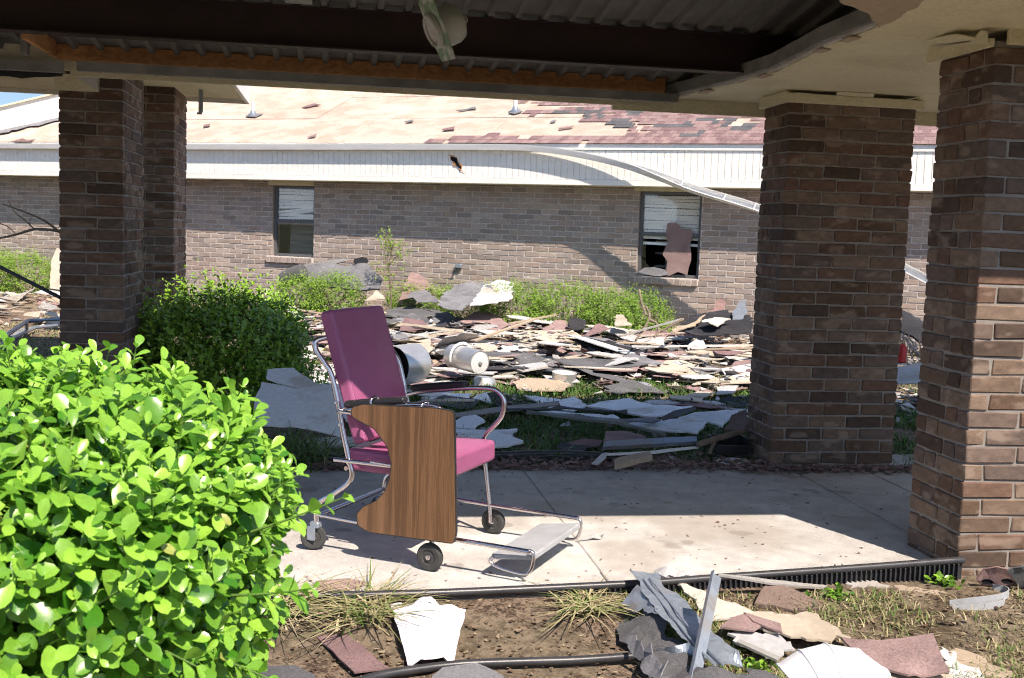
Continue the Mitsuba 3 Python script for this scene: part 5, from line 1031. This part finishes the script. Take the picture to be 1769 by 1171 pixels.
put('contents', lay(lathe([(.085, .10), (.06, .125), (.0, .135)], 24), (0.521, 10.743, 0.030), (0, 0, 1)), 'mat_gutter', p4_, smooth=True)
pot('shiny aluminium dome lid lying at the shadow edge near the pillar', (1.268, 10.746, 0.010), [(.125, 0), (.13, .0), (.12, .02), (.08, .055), (0, .075)], (.05, -.15, 1), 'lid')
# --- roof pieces and boards nearer the building
def bp(*q): return [tuple(x) for x in q]
rt = thing('roof_fragment', 'big grey roof fragment propped against the wall under the left window', 'roofing')
put('panel', plate(bld([(-6.675, 0.950, 0.480), (-6.951, 0.550, 0.773), (-6.426, 0.500, 0.861), (-6.103, 0.500, 0.810), (-5.795, 0.450, 0.933), (-5.680, 0.500, 0.828), (-5.411, 0.600, 0.660), (-5.227, 1.000, 0.502), (-5.903, 1.000, 0.485)]), .03, .02, .01, .1, 2, 3), 'mat_scrap', rt, u=.44)
put('rafter_edge', plate(bld([(-6.983, 0.500, 0.799), (-6.157, 0.450, 0.946), (-6.134, 0.450, 0.901), (-6.958, 0.520, 0.735)]), .05, .006, .006), 'mat_board', rt, u=.9)
put('torn_flap', plate(bld([(-5.978, 0.500, 0.945), (-5.758, 0.480, 0.981), (-5.713, 0.500, 0.919), (-5.976, 0.500, 0.880)]), .02, .02, .01), 'mat_scrap', rt, u=.1)
put('duct', lay(lathe([(.10, 0), (.13, .02), (.14, .2), (.13, .42), (.10, .45), (0, .45), (0, .4), (.09, .0), (.10, 0)], 24), bld(np.array((-7.057, 0.900, 0.561))), unit(WX * .8 + UZ * .35).tolist()), 'mat_scrap', rt, u=.3, smooth=True)
Z = [
 ('shingle_sheet', 'pale pink shingle sheet lying before the roof fragment', 'shingle', [(-4.293, 20.691, 0.130), (-4.616, 23.038, 0.195), (-4.013, 23.696, 0.195), (-3.548, 21.106, 0.098), (-3.847, 20.269, 0.065)], 'mat_scrap', .72),
 ('felt_sheet', 'grey felt sheet behind the chair left of the low shrubs', 'roofing felt', [(-3.778, 18.879, 0.098), (-3.808, 20.060, 0.163), (-3.387, 20.334, 0.182), (-2.867, 19.338, 0.078), (-3.221, 19.062, 0.065)], 'mat_scrap', .45),
 ('white_sheet', 'long white sheet behind the top of the chair back', 'panel', [(-3.354, 17.313, 0.065), (-3.534, 18.626, 0.104), (-3.103, 18.938, 0.117), (-2.328, 19.026, 0.098), (-1.797, 18.647, 0.065), (-2.587, 17.470, 0.052)], 'mat_board', .1),
 ('tan_board', 'pointed tan board in front of the low shrubs', 'board', [(-2.172, 16.350, 0.366), (-2.047, 16.690, 0.504), (-1.960, 16.690, 0.446), (-1.884, 16.350, 0.384)], 'mat_board', .55),
 ('shingle_sheet', 'mauve shingle sheet propped against the sapling', 'shingle', [(-1.732, 17.020, 0.355), (-1.719, 17.470, 0.517), (-1.670, 18.140, 0.746), (-1.576, 18.140, 0.730), (-1.259, 17.470, 0.533), (-1.347, 17.140, 0.440)], 'mat_scrap', .72),
 ('felt_sheet', 'grey felt sheet leaning at the foot of the sapling', 'roofing felt', [(-1.569, 16.690, 0.373), (-1.541, 17.020, 0.476), (-1.313, 17.020, 0.510), (-1.121, 16.460, 0.377)], 'mat_scrap', .45),
 ('felt_sheet', 'curled grey felt sheet standing up before the wall at centre', 'roofing felt', [(-1.027, 15.230, 0.406), (-0.994, 16.130, 0.562), (-0.806, 16.350, 0.607), (-0.328, 16.800, 0.713), (-0.155, 16.800, 0.736), (-0.310, 16.130, 0.594), (-0.532, 15.460, 0.463), (-0.747, 15.010, 0.384)], 'mat_scrap', .45),
 ('white_sheet', 'white faced sheet folded over the curled grey felt', 'panel', [(-0.586, 15.230, 0.413), (-0.440, 16.240, 0.642), (-0.221, 16.580, 0.709), (0.003, 16.460, 0.680), (-0.014, 15.680, 0.507), (-0.210, 15.340, 0.458)], 'mat_board', .1),
 ('white_sheet', 'white scrap at the foot of the curled grey felt', 'panel', [(-1.074, 17.846, 0.195), (-0.844, 18.830, 0.260), (-0.712, 18.454, 0.260), (-0.804, 18.031, 0.163)], 'mat_board', .1),
 ('felt_sheet', 'large charcoal felt sheet spread across the debris behind the chair', 'roofing felt', [(-1.827, 15.967, 0.195), (-1.778, 17.488, 0.260), (-1.328, 17.523, 0.273), (-0.889, 16.202, 0.234), (-0.501, 14.862, 0.156), (-0.657, 14.919, 0.130), (-1.072, 15.292, 0.130), (-1.284, 14.999, 0.117), (-1.604, 15.825, 0.156)], 'mat_scrap', .3),
 ('shingle_sheet', 'pinkish shingle sheet right of the charcoal felt', 'shingle', [(-0.714, 15.233, 0.195), (-0.484, 16.667, 0.273), (-0.316, 16.117, 0.260), (-0.041, 15.190, 0.182), (-0.190, 14.755, 0.130), (-0.428, 15.006, 0.130)], 'mat_scrap', .72),
 ('tan_board', 'large pale decking sheet lying flat in the debris at centre', 'board', [(-0.034, 14.328, 0.130), (0.153, 14.601, 0.156), (0.780, 15.031, 0.169), (0.868, 14.493, 0.130), (0.965, 13.880, 0.091), (0.544, 13.811, 0.091), (0.113, 13.725, 0.078)], 'mat_board', .55),
 ('shingle_sheet', 'mauve shingle sheet behind the pale decking sheet', 'shingle', [(0.405, 14.720, 0.169), (0.588, 15.646, 0.221), (0.755, 15.756, 0.234), (0.748, 14.848, 0.169)], 'mat_scrap', .72),
 ('felt_sheet', 'charcoal felt scrap beside the mauve sheet in the centre debris', 'roofing felt', [(0.710, 14.717, 0.195), (0.797, 15.456, 0.260), (1.011, 15.664, 0.234), (0.962, 15.071, 0.156)], 'mat_scrap', .12),
 ('shingle_sheet', 'mauve shingle leaning left of the long white board', 'shingle', [(0.865, 14.070, 0.156), (1.165, 15.006, 0.247), (1.282, 14.621, 0.208), (0.941, 14.211, 0.130)], 'mat_scrap', .6),
 ('white_board', 'long white gutter board lying in the debris under the end shrub', 'board', [(1.189, 14.400, 0.195), (1.316, 14.492, 0.221), (1.661, 14.066, 0.169), (1.936, 14.161, 0.169), (1.832, 13.519, 0.130), (1.535, 13.693, 0.130)], 'mat_board', .3),
 ('tan_board', 'short tan board standing before the end shrub', 'board', [(1.294, 14.110, 0.299), (1.364, 14.780, 0.396), (1.448, 14.780, 0.392), (1.512, 14.110, 0.321)], 'mat_board', .62),
 ('felt_sheet', 'charcoal felt scrap at the end of the long white board', 'roofing felt', [(1.809, 13.490, 0.104), (1.890, 13.697, 0.156), (2.113, 13.758, 0.143), (2.130, 13.559, 0.065)], 'mat_scrap', .3),
 ('felt_sheet', 'black felt heap against the wall beside the pillar', 'roofing felt', [(2.048, 14.110, 0.296), (2.280, 14.450, 0.363), (2.538, 14.900, 0.450), (2.827, 15.010, 0.491), (3.090, 14.560, 0.495), (2.913, 13.660, 0.309), (2.478, 13.440, 0.280), (2.164, 13.660, 0.248)], 'mat_scrap', .1),
 ('shingle_sheet', 'mauve brown shingle standing against the wall beside the pillar', 'shingle', [(2.696, 15.230, 0.446), (2.904, 15.900, 0.593), (3.036, 15.900, 0.581), (2.847, 15.230, 0.428)], 'mat_scrap', .8),
 ('metal_flap', 'light blue curled metal flap by the edge of the pillar', 'metal sheet', [(2.826, 14.340, 0.406), (2.862, 14.560, 0.525), (2.976, 14.780, 0.636), (3.074, 14.780, 0.662), (3.015, 14.450, 0.493), (2.959, 14.340, 0.425)], 'mat_galvanised', 0),
 ('tan_board', 'curved tan board edge over the black felt heap', 'board', [(1.966, 13.780, 0.301), (2.300, 14.110, 0.392), (2.513, 14.450, 0.506), (2.514, 14.450, 0.476), (2.298, 14.000, 0.358), (1.985, 13.660, 0.284)], 'mat_board', .8),
 ('white_sheet', 'white torn sheet on the black felt heap', 'panel', [(2.336, 13.890, 0.412), (2.553, 14.110, 0.452), (2.729, 14.000, 0.445), (2.513, 13.660, 0.366), (2.405, 13.660, 0.405)], 'mat_board', .4),
 ('felt_sheet', 'grey felt slab on the debris left of the saucepan', 'roofing felt', [(0.104, 11.304, 0.033), (0.260, 11.961, 0.091), (0.535, 12.145, 0.104), (0.666, 11.976, 0.078), (0.587, 11.855, 0.065), (0.285, 11.531, 0.046)], 'mat_scrap', .45),
 ('felt_sheet', 'charcoal felt square on the debris left of the pillar', 'roofing felt', [(1.973, 11.751, 0.039), (2.120, 12.283, 0.078), (2.309, 12.443, 0.078), (2.290, 11.980, 0.039)], 'mat_scrap', .4),
 ('mauve_board', 'brown sheathing board lying at the shadow edge below the saucepan', 'board', [(0.018, 10.395, 0.039), (0.155, 10.611, 0.058), (0.349, 10.622, 0.052), (0.564, 10.464, 0.026), (0.498, 10.196, 0.019), (0.099, 10.103, 0.019)], 'mat_board', .75),
 ('white_sheet', 'white board in the debris left of the pale decking sheet', 'panel', [(-0.606, 13.105, 0.104), (-0.166, 13.265, 0.130), (0.244, 12.994, 0.104), (0.210, 12.851, 0.078), (-0.287, 12.695, 0.065)], 'mat_board', .1),
 ('white_sheet', 'white strip low in the debris right of the canister', 'panel', [(-0.172, 11.850, 0.052), (-0.145, 12.063, 0.065), (0.202, 12.271, 0.078), (0.181, 11.950, 0.052)], 'mat_board', .1),
 ('shingle_sheet', 'pinkish shingle scrap right of the canister', 'shingle', [(0.336, 12.536, 0.078), (0.411, 12.932, 0.130), (0.615, 12.992, 0.117), (0.673, 12.753, 0.078)], 'mat_scrap', .7),
 ('felt_sheet', 'long charcoal strip at the shadow edge right of the saucepan', 'roofing felt', [(0.890, 10.438, 0.019), (1.130, 10.667, 0.039), (1.537, 10.591, 0.019), (1.445, 10.311, 0.013), (0.951, 10.197, 0.013)], 'mat_scrap', .3),
 ('shingle_sheet', 'mauve strip on the grass at the shadow edge near the pillar', 'shingle', [(1.652, 10.619, 0.019), (1.801, 10.683, 0.026), (1.905, 10.417, 0.013), (1.796, 10.319, 0.013)], 'mat_scrap', .7),
]
from shapely.prepared import prep
HERO = []
for i, (nm, lab, cat, pts, mt, u) in enumerate(Z):
    HERO.append(prep(sg.MultiPoint([tuple(q[:2]) for q in pts]).convex_hull.buffer(.1)))
    pts = [(q[0], q[1], q[2] + .03) for q in pts]
    put(nm, plate(pts, .010, .09 if 'felt' in nm else .03, .03 if 'felt' in nm else .012, .07, 3.2, i, 0.0, .08), mt, None, u=u, label=lab, cat=cat)
# laths and pipes in the debris
for i, (lab, a, b, w, u) in enumerate([
        ('long white pipe running back from the drum to the canister', (-1.409, 12.752, 0.300), (-0.328, 12.160, 0.200), .03, .1), ('long pale lath rising right of the canister', (-0.595, 12.194, 0.200), (0.283, 13.887, 0.400), .05, .7),
        ('thin tan lath behind the drum', (-1.272, 12.601, 0.200), (-0.576, 13.068, 0.300), .03, .62), ('long grey lath across the debris below the end shrub', (1.373, 12.836, 0.200), (2.832, 13.447, 0.200), .04, .1),
        ('slender twig like lath beside the pillar', (1.154, 12.000, 0.393), (1.951, 12.800, 0.544), .025, .95), ('pale lath across the charcoal felt', (-1.273, 12.567, 0.400), (-0.609, 13.055, 0.300), .03, .62),
        ('tan lath at the foot of the shrubs', (-0.040, 14.258, 0.300), (0.589, 15.343, 0.350), .04, .7), ('white lath left of the metal canister', (-0.855, 11.875, 0.150), (-0.541, 12.350, 0.250), .05, .1)]):
    a, b = np.array(a), np.array(b); d = unit(b - a); s_ = unit(np.cross(d, UZ)) * w / 2
    piece('lath', lab, 'lath', [a - s_, b - s_, b + s_, a + s_], .018, 'mat_board', u, .006, .003)
db_ = thing('forked_branch', 'bare forked branch standing up in the debris under the end shrub', 'branch')
for q in ([(1.352, 12.200, 0.343), (1.482, 12.400, 0.495), (1.528, 12.500, 0.599), (1.497, 12.600, 0.688)], [(1.530, 12.500, 0.553), (1.609, 12.500, 0.517), (1.639, 12.400, 0.436), (1.765, 12.400, 0.505), (1.890, 12.400, 0.574)], [(1.639, 12.400, 0.449), (1.565, 12.300, 0.378)], [(1.489, 12.500, 0.598), (1.441, 12.600, 0.752), (1.421, 12.700, 0.876)]):
    put('limb', tube(smoothline(q, 5), .014, 6), 'mat_bark', db_, smooth=True)
# mauve scrap stuck in the broken window, scraps on its sill
piece('stuck_shingle', 'mauve roof scrap standing in the broken window', 'shingle', bld([(-1.007, -0.020, 0.888), (-1.003, -0.030, 1.110), (-1.063, -0.040, 1.210), (-1.036, -0.050, 1.509), (-1.018, -0.050, 1.680), (-0.898, -0.050, 1.708), (-0.806, -0.050, 1.610), (-0.650, -0.050, 1.598), (-0.640, -0.030, 1.142), (-0.678, -0.020, 0.921), (-0.836, -0.020, 0.964)]), .012, 'mat_scrap', .72, .006, .02, 2, 2, .1)
piece('sill_scrap', 'grey scrap lying along the sill of the broken window', 'roofing scrap', bld([(-1.447, -0.010, 0.911), (-1.356, -0.050, 1.000), (-1.019, -0.050, 0.989), (-0.951, -0.000, 0.925), (-1.172, 0.020, 0.881)]), .012, 'mat_scrap', .45, .01, .02)
# --- far left ground
rd = thing('metal_rod', 'dark metal rod slanting down behind the left pillar', 'rod')
put('rod', tube([(-4.307, 9.300, 1.068), (-3.648, 9.000, 0.834)], .016, 8), 'mat_black', rd, smooth=True)
piece('tan_board', 'tan notched board standing on end beside the left pillar', 'board', [(-5.639, 13.600, 0.588), (-5.774, 14.000, 0.888), (-5.797, 14.200, 1.050), (-5.695, 14.200, 1.053), (-5.456, 13.600, 0.559)], .03, 'mat_board', .62, .006, .004)
fr2 = thing('metal_rack', 'fallen grey metal frame on the ground left of the pillar', 'frame')
for q in ([(-4.802, 10.386, 0.300), (-5.444, 12.526, 0.300)], [(-5.455, 12.522, 0.300), (-5.098, 13.007, 0.300)], [(-5.516, 12.662, 0.280), (-6.004, 13.780, 0.050)], [(-5.386, 11.583, 0.100), (-5.805, 13.550, 0.120), (-5.613, 14.133, 0.120)]):
    put('bar', tube(q, .022, 6), 'mat_galvanised', fr2)
piece('wallboard_piece', 'pale panel under the fallen metal frame left of the pillar', 'panel', [(-6.057, 14.139, 0.060), (-6.101, 15.162, 0.080), (-5.720, 14.989, 0.060), (-5.620, 14.147, 0.030)], .012, 'mat_board', .4, .006, .01)
piece('mauve_board', 'lilac grey panel lying before the metal frame at far left', 'panel', [(-6.049, 13.011, 0.050), (-6.096, 13.730, 0.080), (-6.003, 14.046, 0.070), (-5.825, 13.196, 0.040), (-5.801, 12.618, 0.030)], .012, 'mat_scrap', .5, .006, .01)
piece('mauve_board', 'long pinkish panel on the far grass at the left edge', 'panel', [(-6.998, 14.891, 0.040), (-7.387, 15.898, 0.060), (-6.902, 16.233, 0.060), (-6.547, 15.472, 0.040), (-6.737, 14.999, 0.040)], .012, 'mat_scrap', .66, .006, .01)
piece('shingle_sheet', 'mauve brown shingle sheet on the far grass by the left pillar', 'shingle', [(-7.382, 17.321, 0.080), (-7.748, 18.228, 0.120), (-7.540, 18.988, 0.120), (-6.875, 17.311, 0.080)], .012, 'mat_scrap', .8, .006, .01)
piece('white_sheet', 'white sheet on the far debris by the left pillar', 'panel', [(-7.881, 18.407, 0.200), (-7.876, 18.736, 0.240), (-7.311, 18.413, 0.200), (-7.371, 18.091, 0.160)], .012, 'mat_board', .1, .006, .01)
# --- between the two right pillars
rc_ = thing('red_canister', 'small red canister seen between the two right pillars', 'canister')
rq = np.array((3.355, 9.600, 0.547))
put('body', mapped(lathe([(0, -.07), (.035, -.07), (.045, -.06), (.045, .06), (.03, .085), (0, .09)], 24), lambda v: v + rq), 'mat_red', rc_, smooth=40)
put('foot', mapped(lathe([(0, -.085), (.05, -.085), (.05, -.0701), (0, -.0701)], 24), lambda v: v + rq), 'mat_galvanised', rc_, smooth=40)
wb_ = thing('wire_bundle', 'tangle of pale wires beside the red canister', 'wires'); g = np.random.default_rng(77)
for i in range(16):
    a = np.array((3.395, 9.700, 0.684)) + g.normal(0, .03, 3); b = np.array((3.522, 9.700, 0.522)) + g.normal(0, .05, 3)
    put('wire', tube(smoothline([a, (a + b) / 2 + g.normal(0, .06, 3), b, b + g.normal(0, .06, 3)], 5), .006, 5), 'mat_board', wb_, u=float(g.choice([.3, .55, .7])))
piece('wallboard_piece', 'white panel standing on the ground between the two right pillars', 'panel', [(3.175, 9.200, 0.335), (3.290, 9.500, 0.427), (3.574, 9.600, 0.485), (3.438, 9.200, 0.344)], .012, 'mat_board', .1, .003, .004)
piece('felt_sheet', 'black felt hump between the two right pillars', 'roofing felt', [(3.679, 10.600, 0.663), (3.845, 11.000, 0.821), (4.009, 11.000, 0.758), (3.982, 10.600, 0.662), (3.768, 10.300, 0.602)], .02, 'mat_scrap', .1, .04, .02)

# ---------------------------------------------------------------- scattered scraps: many alike, each its own object
g = np.random.default_rng(99); rng = np.random.default_rng(41)
AV = [(-2.36, 9.0, .72), (2.9, 7.4, .7)]
for q_ in ((-1.018, 9.600, 0.292), (-0.287, 10.200, 0.281), (-0.249, 10.465, 0.020), (0.507, 10.658, 0.030), (1.268, 10.746, 0.010)): AV += [(q_[0], q_[1], .3), (q_[0] * .955, q_[1] * .955, .3), (q_[0] * .91, q_[1] * .91, .22)]
def yard(n, dens):
    """Random spots in the yard between slab and building, thick in the middle band, thin on the shaded grass."""
    out = []
    while len(out) < n:
        d, s = g.uniform(7.3, 16.4), g.uniform(0, 1)
        half = (.24 + .0) * 1
        x = g.uniform(-.21, .30 if dens else .44) * d * 1.03; y = d
        rel = WP + 0 - np.array([x, y, 0]); o = -rel @ WN
        o = (np.array([x, y, 0]) - WP) @ WN
        if o < .35: continue
        p = .035 if d < 9.2 else (.5 if d < 10.5 else 1.0)
        if g.uniform() > p: continue
        if any((x - a) ** 2 + (y - b) ** 2 < r * r for a, b, r in AV): continue
        if dens and any(h.contains(sg.Point(x, y)) for h in HERO): continue
        out.append((x, y, o))
    return out
def mound(x, y, o): return float(.03 + .115 * np.clip((y - 9.3) / 3, 0, 1) * (.4 + 1.2 * meshkit.fbm(np.array([x * .9, y * .9, 3.0]), 2, 8)) * np.clip((o - .2) / 1.2, .3, 1))
def scrap_poly(L, W, k):
    a = np.sort(g.uniform(0, 2 * np.pi, k)) + np.linspace(0, 2 * np.pi, k, endpoint=False); a = np.sort(a % (2 * np.pi))
    r = g.uniform(.65, 1.0, k); sq = 1 / np.maximum(np.abs(np.cos(a)), np.abs(np.sin(a))) ** .8
    return np.stack([np.cos(a) * r * sq * L / 2, np.sin(a) * r * sq * W / 2], 1)
def flake(p, th, tilt, yaw, bend):
    """A cheap scrap: a fan over the outline with an edge all round, bent across."""
    k = len(p); top = np.vstack([p, [p.mean(0)]])
    z = bend * (top[:, 0] / (np.abs(p[:, 0]).max() + 1e-6)) ** 2 + g.normal(0, abs(bend) * .3, k + 1)
    v = np.vstack([np.c_[top, z + th], np.c_[top, z]])
    i = np.arange(k); j = (i + 1) % k; n = k + 1
    f = np.vstack([np.stack([i, j, i * 0 + k], 1), np.stack([j + n, i + n, i * 0 + k + n], 1), np.stack([i + n, j + n, j], 1), np.stack([i + n, j, i], 1)])
    ax = g.uniform(0, 6.28); ct, st = math.cos(tilt), math.sin(tilt); ca, sa_ = math.cos(ax), math.sin(ax)
    Ry = np.array([[ct, 0, st], [0, 1, 0], [-st, 0, ct]]); Rz = np.array([[ca, -sa_, 0], [sa_, ca, 0], [0, 0, 1]]); cy, sy = math.cos(yaw), math.sin(yaw); Y = np.array([[cy, -sy, 0], [sy, cy, 0], [0, 0, 1]])
    return v @ (Rz @ Ry @ Rz.T @ Y).T, f
MARKS = [(n, *np.asarray(p)[:2]) for n, p in (('the open drum', (-1.018, 9.600, 0.292)), ('the metal canister', (-0.287, 10.200, 0.281)), ('the saucepan', (0.507, 10.658, 0.030)), ('the dome lid', (1.268, 10.746, 0.010)), ('the long white board', (1.439, 12.864, 0.280)),
    ('the black felt heap', (2.250, 12.600, 0.505)), ('the pale decking sheet', (0.458, 13.477, 0.200)), ('the big charcoal felt', (-1.031, 14.135, 0.350)), ('the curled grey felt', (-0.528, 14.200, 0.620)), ('the sapling', along(-5.05, 1.0, 0)), ('the end shrub', along(-1.0, 1.35, 0)),
    ('the leaning panel', (-1.432, 7.400, 0.285)), ('the board heap', (1.135, 8.700, 0.100)), ('the long white sheet', (-2.628, 17.733, 0.150)), ('the charcoal square', (2.118, 11.796, 0.100)), ('the grey felt slab', (0.375, 11.610, 0.100)))]
KINDS = [('shingle_scrap', 'torn mauve shingle scrap', 'shingle', 'mauve shingle scraps strewn across the yard', 'mat_scrap', (.51, .74), 66, (.3, .9), (.25, .55), .006, .03),
         ('felt_scrap', 'torn roofing felt scrap', 'roofing felt', 'charcoal felt scraps strewn across the yard', 'mat_scrap', (.02, .48), 62, (.35, 1.2), (.25, .65), .005, .05),
         ('tan_board_scrap', 'splintered tan board scrap', 'board', 'tan board scraps strewn across the yard', 'mat_board', (.5, .66), 80, (.35, 1.2), (.15, .45), .012, .015),
         ('white_board_scrap', 'broken white board scrap', 'board', 'white board scraps strewn across the yard', 'mat_board', (.02, .45), 112, (.35, 1.25), (.2, .55), .012, .015),
         ('lath', 'thin splintered lath', 'lath', 'splintered laths strewn across the yard', 'mat_board', (.3, .8), 24, (.6, 1.6), (.025, .06), .014, .01)]
for nm, lab, cat, grp, mt, ur, n, Lr, Wr, th, bend in KINDS:
    for (x, y, o) in yard(n, 1):
        L, W = g.uniform(*Lr), g.uniform(*Wr); lath = nm == 'lath'
        p = np.array([(-L / 2, -W / 2), (L / 2, -W / 2), (L / 2 + .02, W / 2), (-L / 2, W / 2)]) if lath else scrap_poly(L, W, int(g.integers(6, 11)))
        far = np.clip((y - 9) / 3, .25, 1)
        v, f = flake(p, th, abs(g.normal(0, .10 if lath else .15 * far)), g.uniform(0, 3.14), g.uniform(-.3, 1) * bend)
        v = v + [x, y, float(gz(x, y)) + mound(x, y, o) * g.uniform(.35, 1.25) + .01]
        uu = float(g.uniform(*ur)); tilt = abs(v[:, 2].max() - v[:, 2].min())
        size = 'small ' if max(L, W) < .42 else ('large ' if max(L, W) > .72 else '')
        shape = '' if lath else ('narrow ' if L / W > 2.6 else ('squarish ' if L / W < 1.5 else ''))
        pose = 'tilted ' if tilt > .14 else ('flat ' if tilt < .06 else '')
        tone = {'shingle_scrap': ['dull ', 'pale '][uu > .625], 'felt_scrap': ['black ', 'dark ', 'mid grey ', 'light grey '][min(3, int(uu * 8))], 'white_board_scrap': ['clean ', 'greyish ', 'cream tinged '][min(2, int(uu * 6))], 'tan_board_scrap': '', 'lath': ''}[nm]
        far_n = min(MARKS, key=lambda m: math.hypot(m[1] - x, (m[2] - y) * .7)); dx, dy = x - far_n[1], (y - far_n[2]) * .7
        rel = ('right of ' if dx > 0 else 'left of ') if abs(dx) > abs(dy) else ('behind ' if dy > 0 else 'in front of ')
        put(nm, (v, f), mt, None, u=uu, label=size + pose + shape + tone + lab + ' ' + rel + far_n[0], cat=cat, group=grp)
# fine litter nobody could count
def litter(name, label, mat, ur, spots, Lr, th, zfun):
    ms, us = [], []
    for (x, y, z) in spots:
        L = g.uniform(*Lr); p = scrap_poly(L, L * g.uniform(.3, .95), 6)
        v, f = flake(p, th, abs(g.normal(0, .3)), g.uniform(0, 3.14), L * .08); ms.append((v + [x, y, z], f)); us += [g.uniform(*ur)] * len(v)
    put(name, join(ms), mat, None, u=np.array(us), label=label, cat='litter', kind='stuff')
def ys(n, lift=1.0): return [(x, y, float(gz(x, y)) + mound(x, y, o) * g.uniform(.1, 1.0) * lift) for x, y, o in yard(n, 0)]
litter('wood_litter', 'splintered wood chips covering the yard', 'mat_board', (.5, .95), ys(1300), (.04, .2), .006, None)
litter('roofing_litter', 'small dark roofing crumbs covering the yard', 'mat_scrap', (.2, .75), ys(1300), (.05, .26), .004, None)
litter('wallboard_litter', 'small white board crumbs covering the yard', 'mat_board', (.0, .49), ys(1500), (.05, .22), .006, None)
# heap body under the scraps
hx = np.linspace(0, 1, 60); hy = np.linspace(9.6, 17.0, 50)
HX, HY = np.meshgrid(hx, hy, indexing='ij'); XX = (-.215 + .52 * HX) * HY * 1.03
OO = ((XX - WP[0]) * WN[0] + (HY - WP[1]) * WN[1])
ZZ = np.array([[mound(XX[i, j], HY[i, j], max(OO[i, j], .0)) for j in range(50)] for i in range(60)]) * .55 + gz(XX, HY) - .03
edge_f = np.clip(np.minimum(HX, 1 - HX) * 12, 0, 1) * np.clip((HY - 9.6) / 1.2, 0, 1) * np.clip(OO / .3, 0, 1); ZZ = ZZ * edge_f + (1 - edge_f) * (gz(XX, HY) - .06)
a_, b_ = np.meshgrid(np.arange(59), np.arange(49), indexing='ij')
put('debris_bed', (np.stack([XX, HY, ZZ], -1).reshape(-1, 3), np.stack([a_ * 50 + b_, (a_ + 1) * 50 + b_, (a_ + 1) * 50 + b_ + 1, a_ * 50 + b_ + 1], -1).reshape(-1, 4)), 'mat_soil', None, smooth=True, label='low heap of dirt and shredded rubble under the debris', cat='rubble', kind='stuff')
# far left debris
sp_ = []
for _ in range(90):
    y = g.uniform(14, 19); x = -g.uniform(.40, .50) * y; sp_.append((x, y, float(gz(x, y)) + g.uniform(.0, .12)))
sp_ = [q for q in sp_ if (np.array([q[0], q[1], 0]) - WP) @ WN > .5]
litter('wood_litter', 'splintered wood chips on the far left ground', 'mat_board', (.1, .9), sp_, (.1, .5), .01, None)
# litter on the slab and the bed
sl_ = []
for _ in range(480):
    c = g.uniform(-.6, 4.5); d = g.uniform(4.6, 6.8); sl_.append((*(c * CX + d * DX)[:2], .002))
litter('leaf_litter', 'scattered leaf bits and grit on the slab', 'mat_scrap', (.5, 1.0), sl_, (.006, .028), .001, None)
sl_ = []
for _ in range(2200):
    c = g.uniform(-.4, 2.9); d = 6.80 + abs(g.normal(0, .14)) if g.uniform() < .8 else g.uniform(6.7, 7.3); sl_.append((*(c * CX + d * DX)[:2], .004 + g.uniform(0, .03)))
for _ in range(900):
    c = g.uniform(2.6, 3.9); d = 6.86 - abs(g.normal(0, .07)); sl_.append((*(c * CX + d * DX)[:2], .004 + g.uniform(0, .02)))
litter('leaf_litter', 'brown leaf litter drifted along the far edge of the slab', 'mat_scrap', (.55, 1.0), sl_, (.012, .07), .002, None)
sl_ = []
for _ in range(5200):
    x = g.uniform(-.95, 3.1); d = g.uniform(3.0, 4.46); y = (d + x * math.sin(TH)) / math.cos(TH); sl_.append((x, y, float(gz(x, y)) + g.uniform(.0, .012)))
litter('mulch', 'brown mulch and dead grass bits over the bed and foreground soil', 'mat_mulch', (.0, .99), sl_, (.006, .03), .0015, None)
# soil clods in the torn turf at right
ms, us = [], []
for _ in range(700):
    x = g.uniform(1.15, 2.5); y = g.uniform(3.6, 4.5)
    if meshkit.fbm(np.array([x * 2, y * 2, 1.0]), 2, 4) < .5: continue
    s = trimesh.creation.icosphere(1, g.uniform(.01, .035)); v = s.vertices * (1 + g.normal(0, .18, (len(s.vertices), 1))) * [1, 1, .6]
    ms.append((v + [x, y, float(gz(x, y))], s.faces))
put('soil_clods', join(ms), 'mat_soil', None, label='dark clods of torn up turf in the right foreground', cat='soil', kind='stuff')
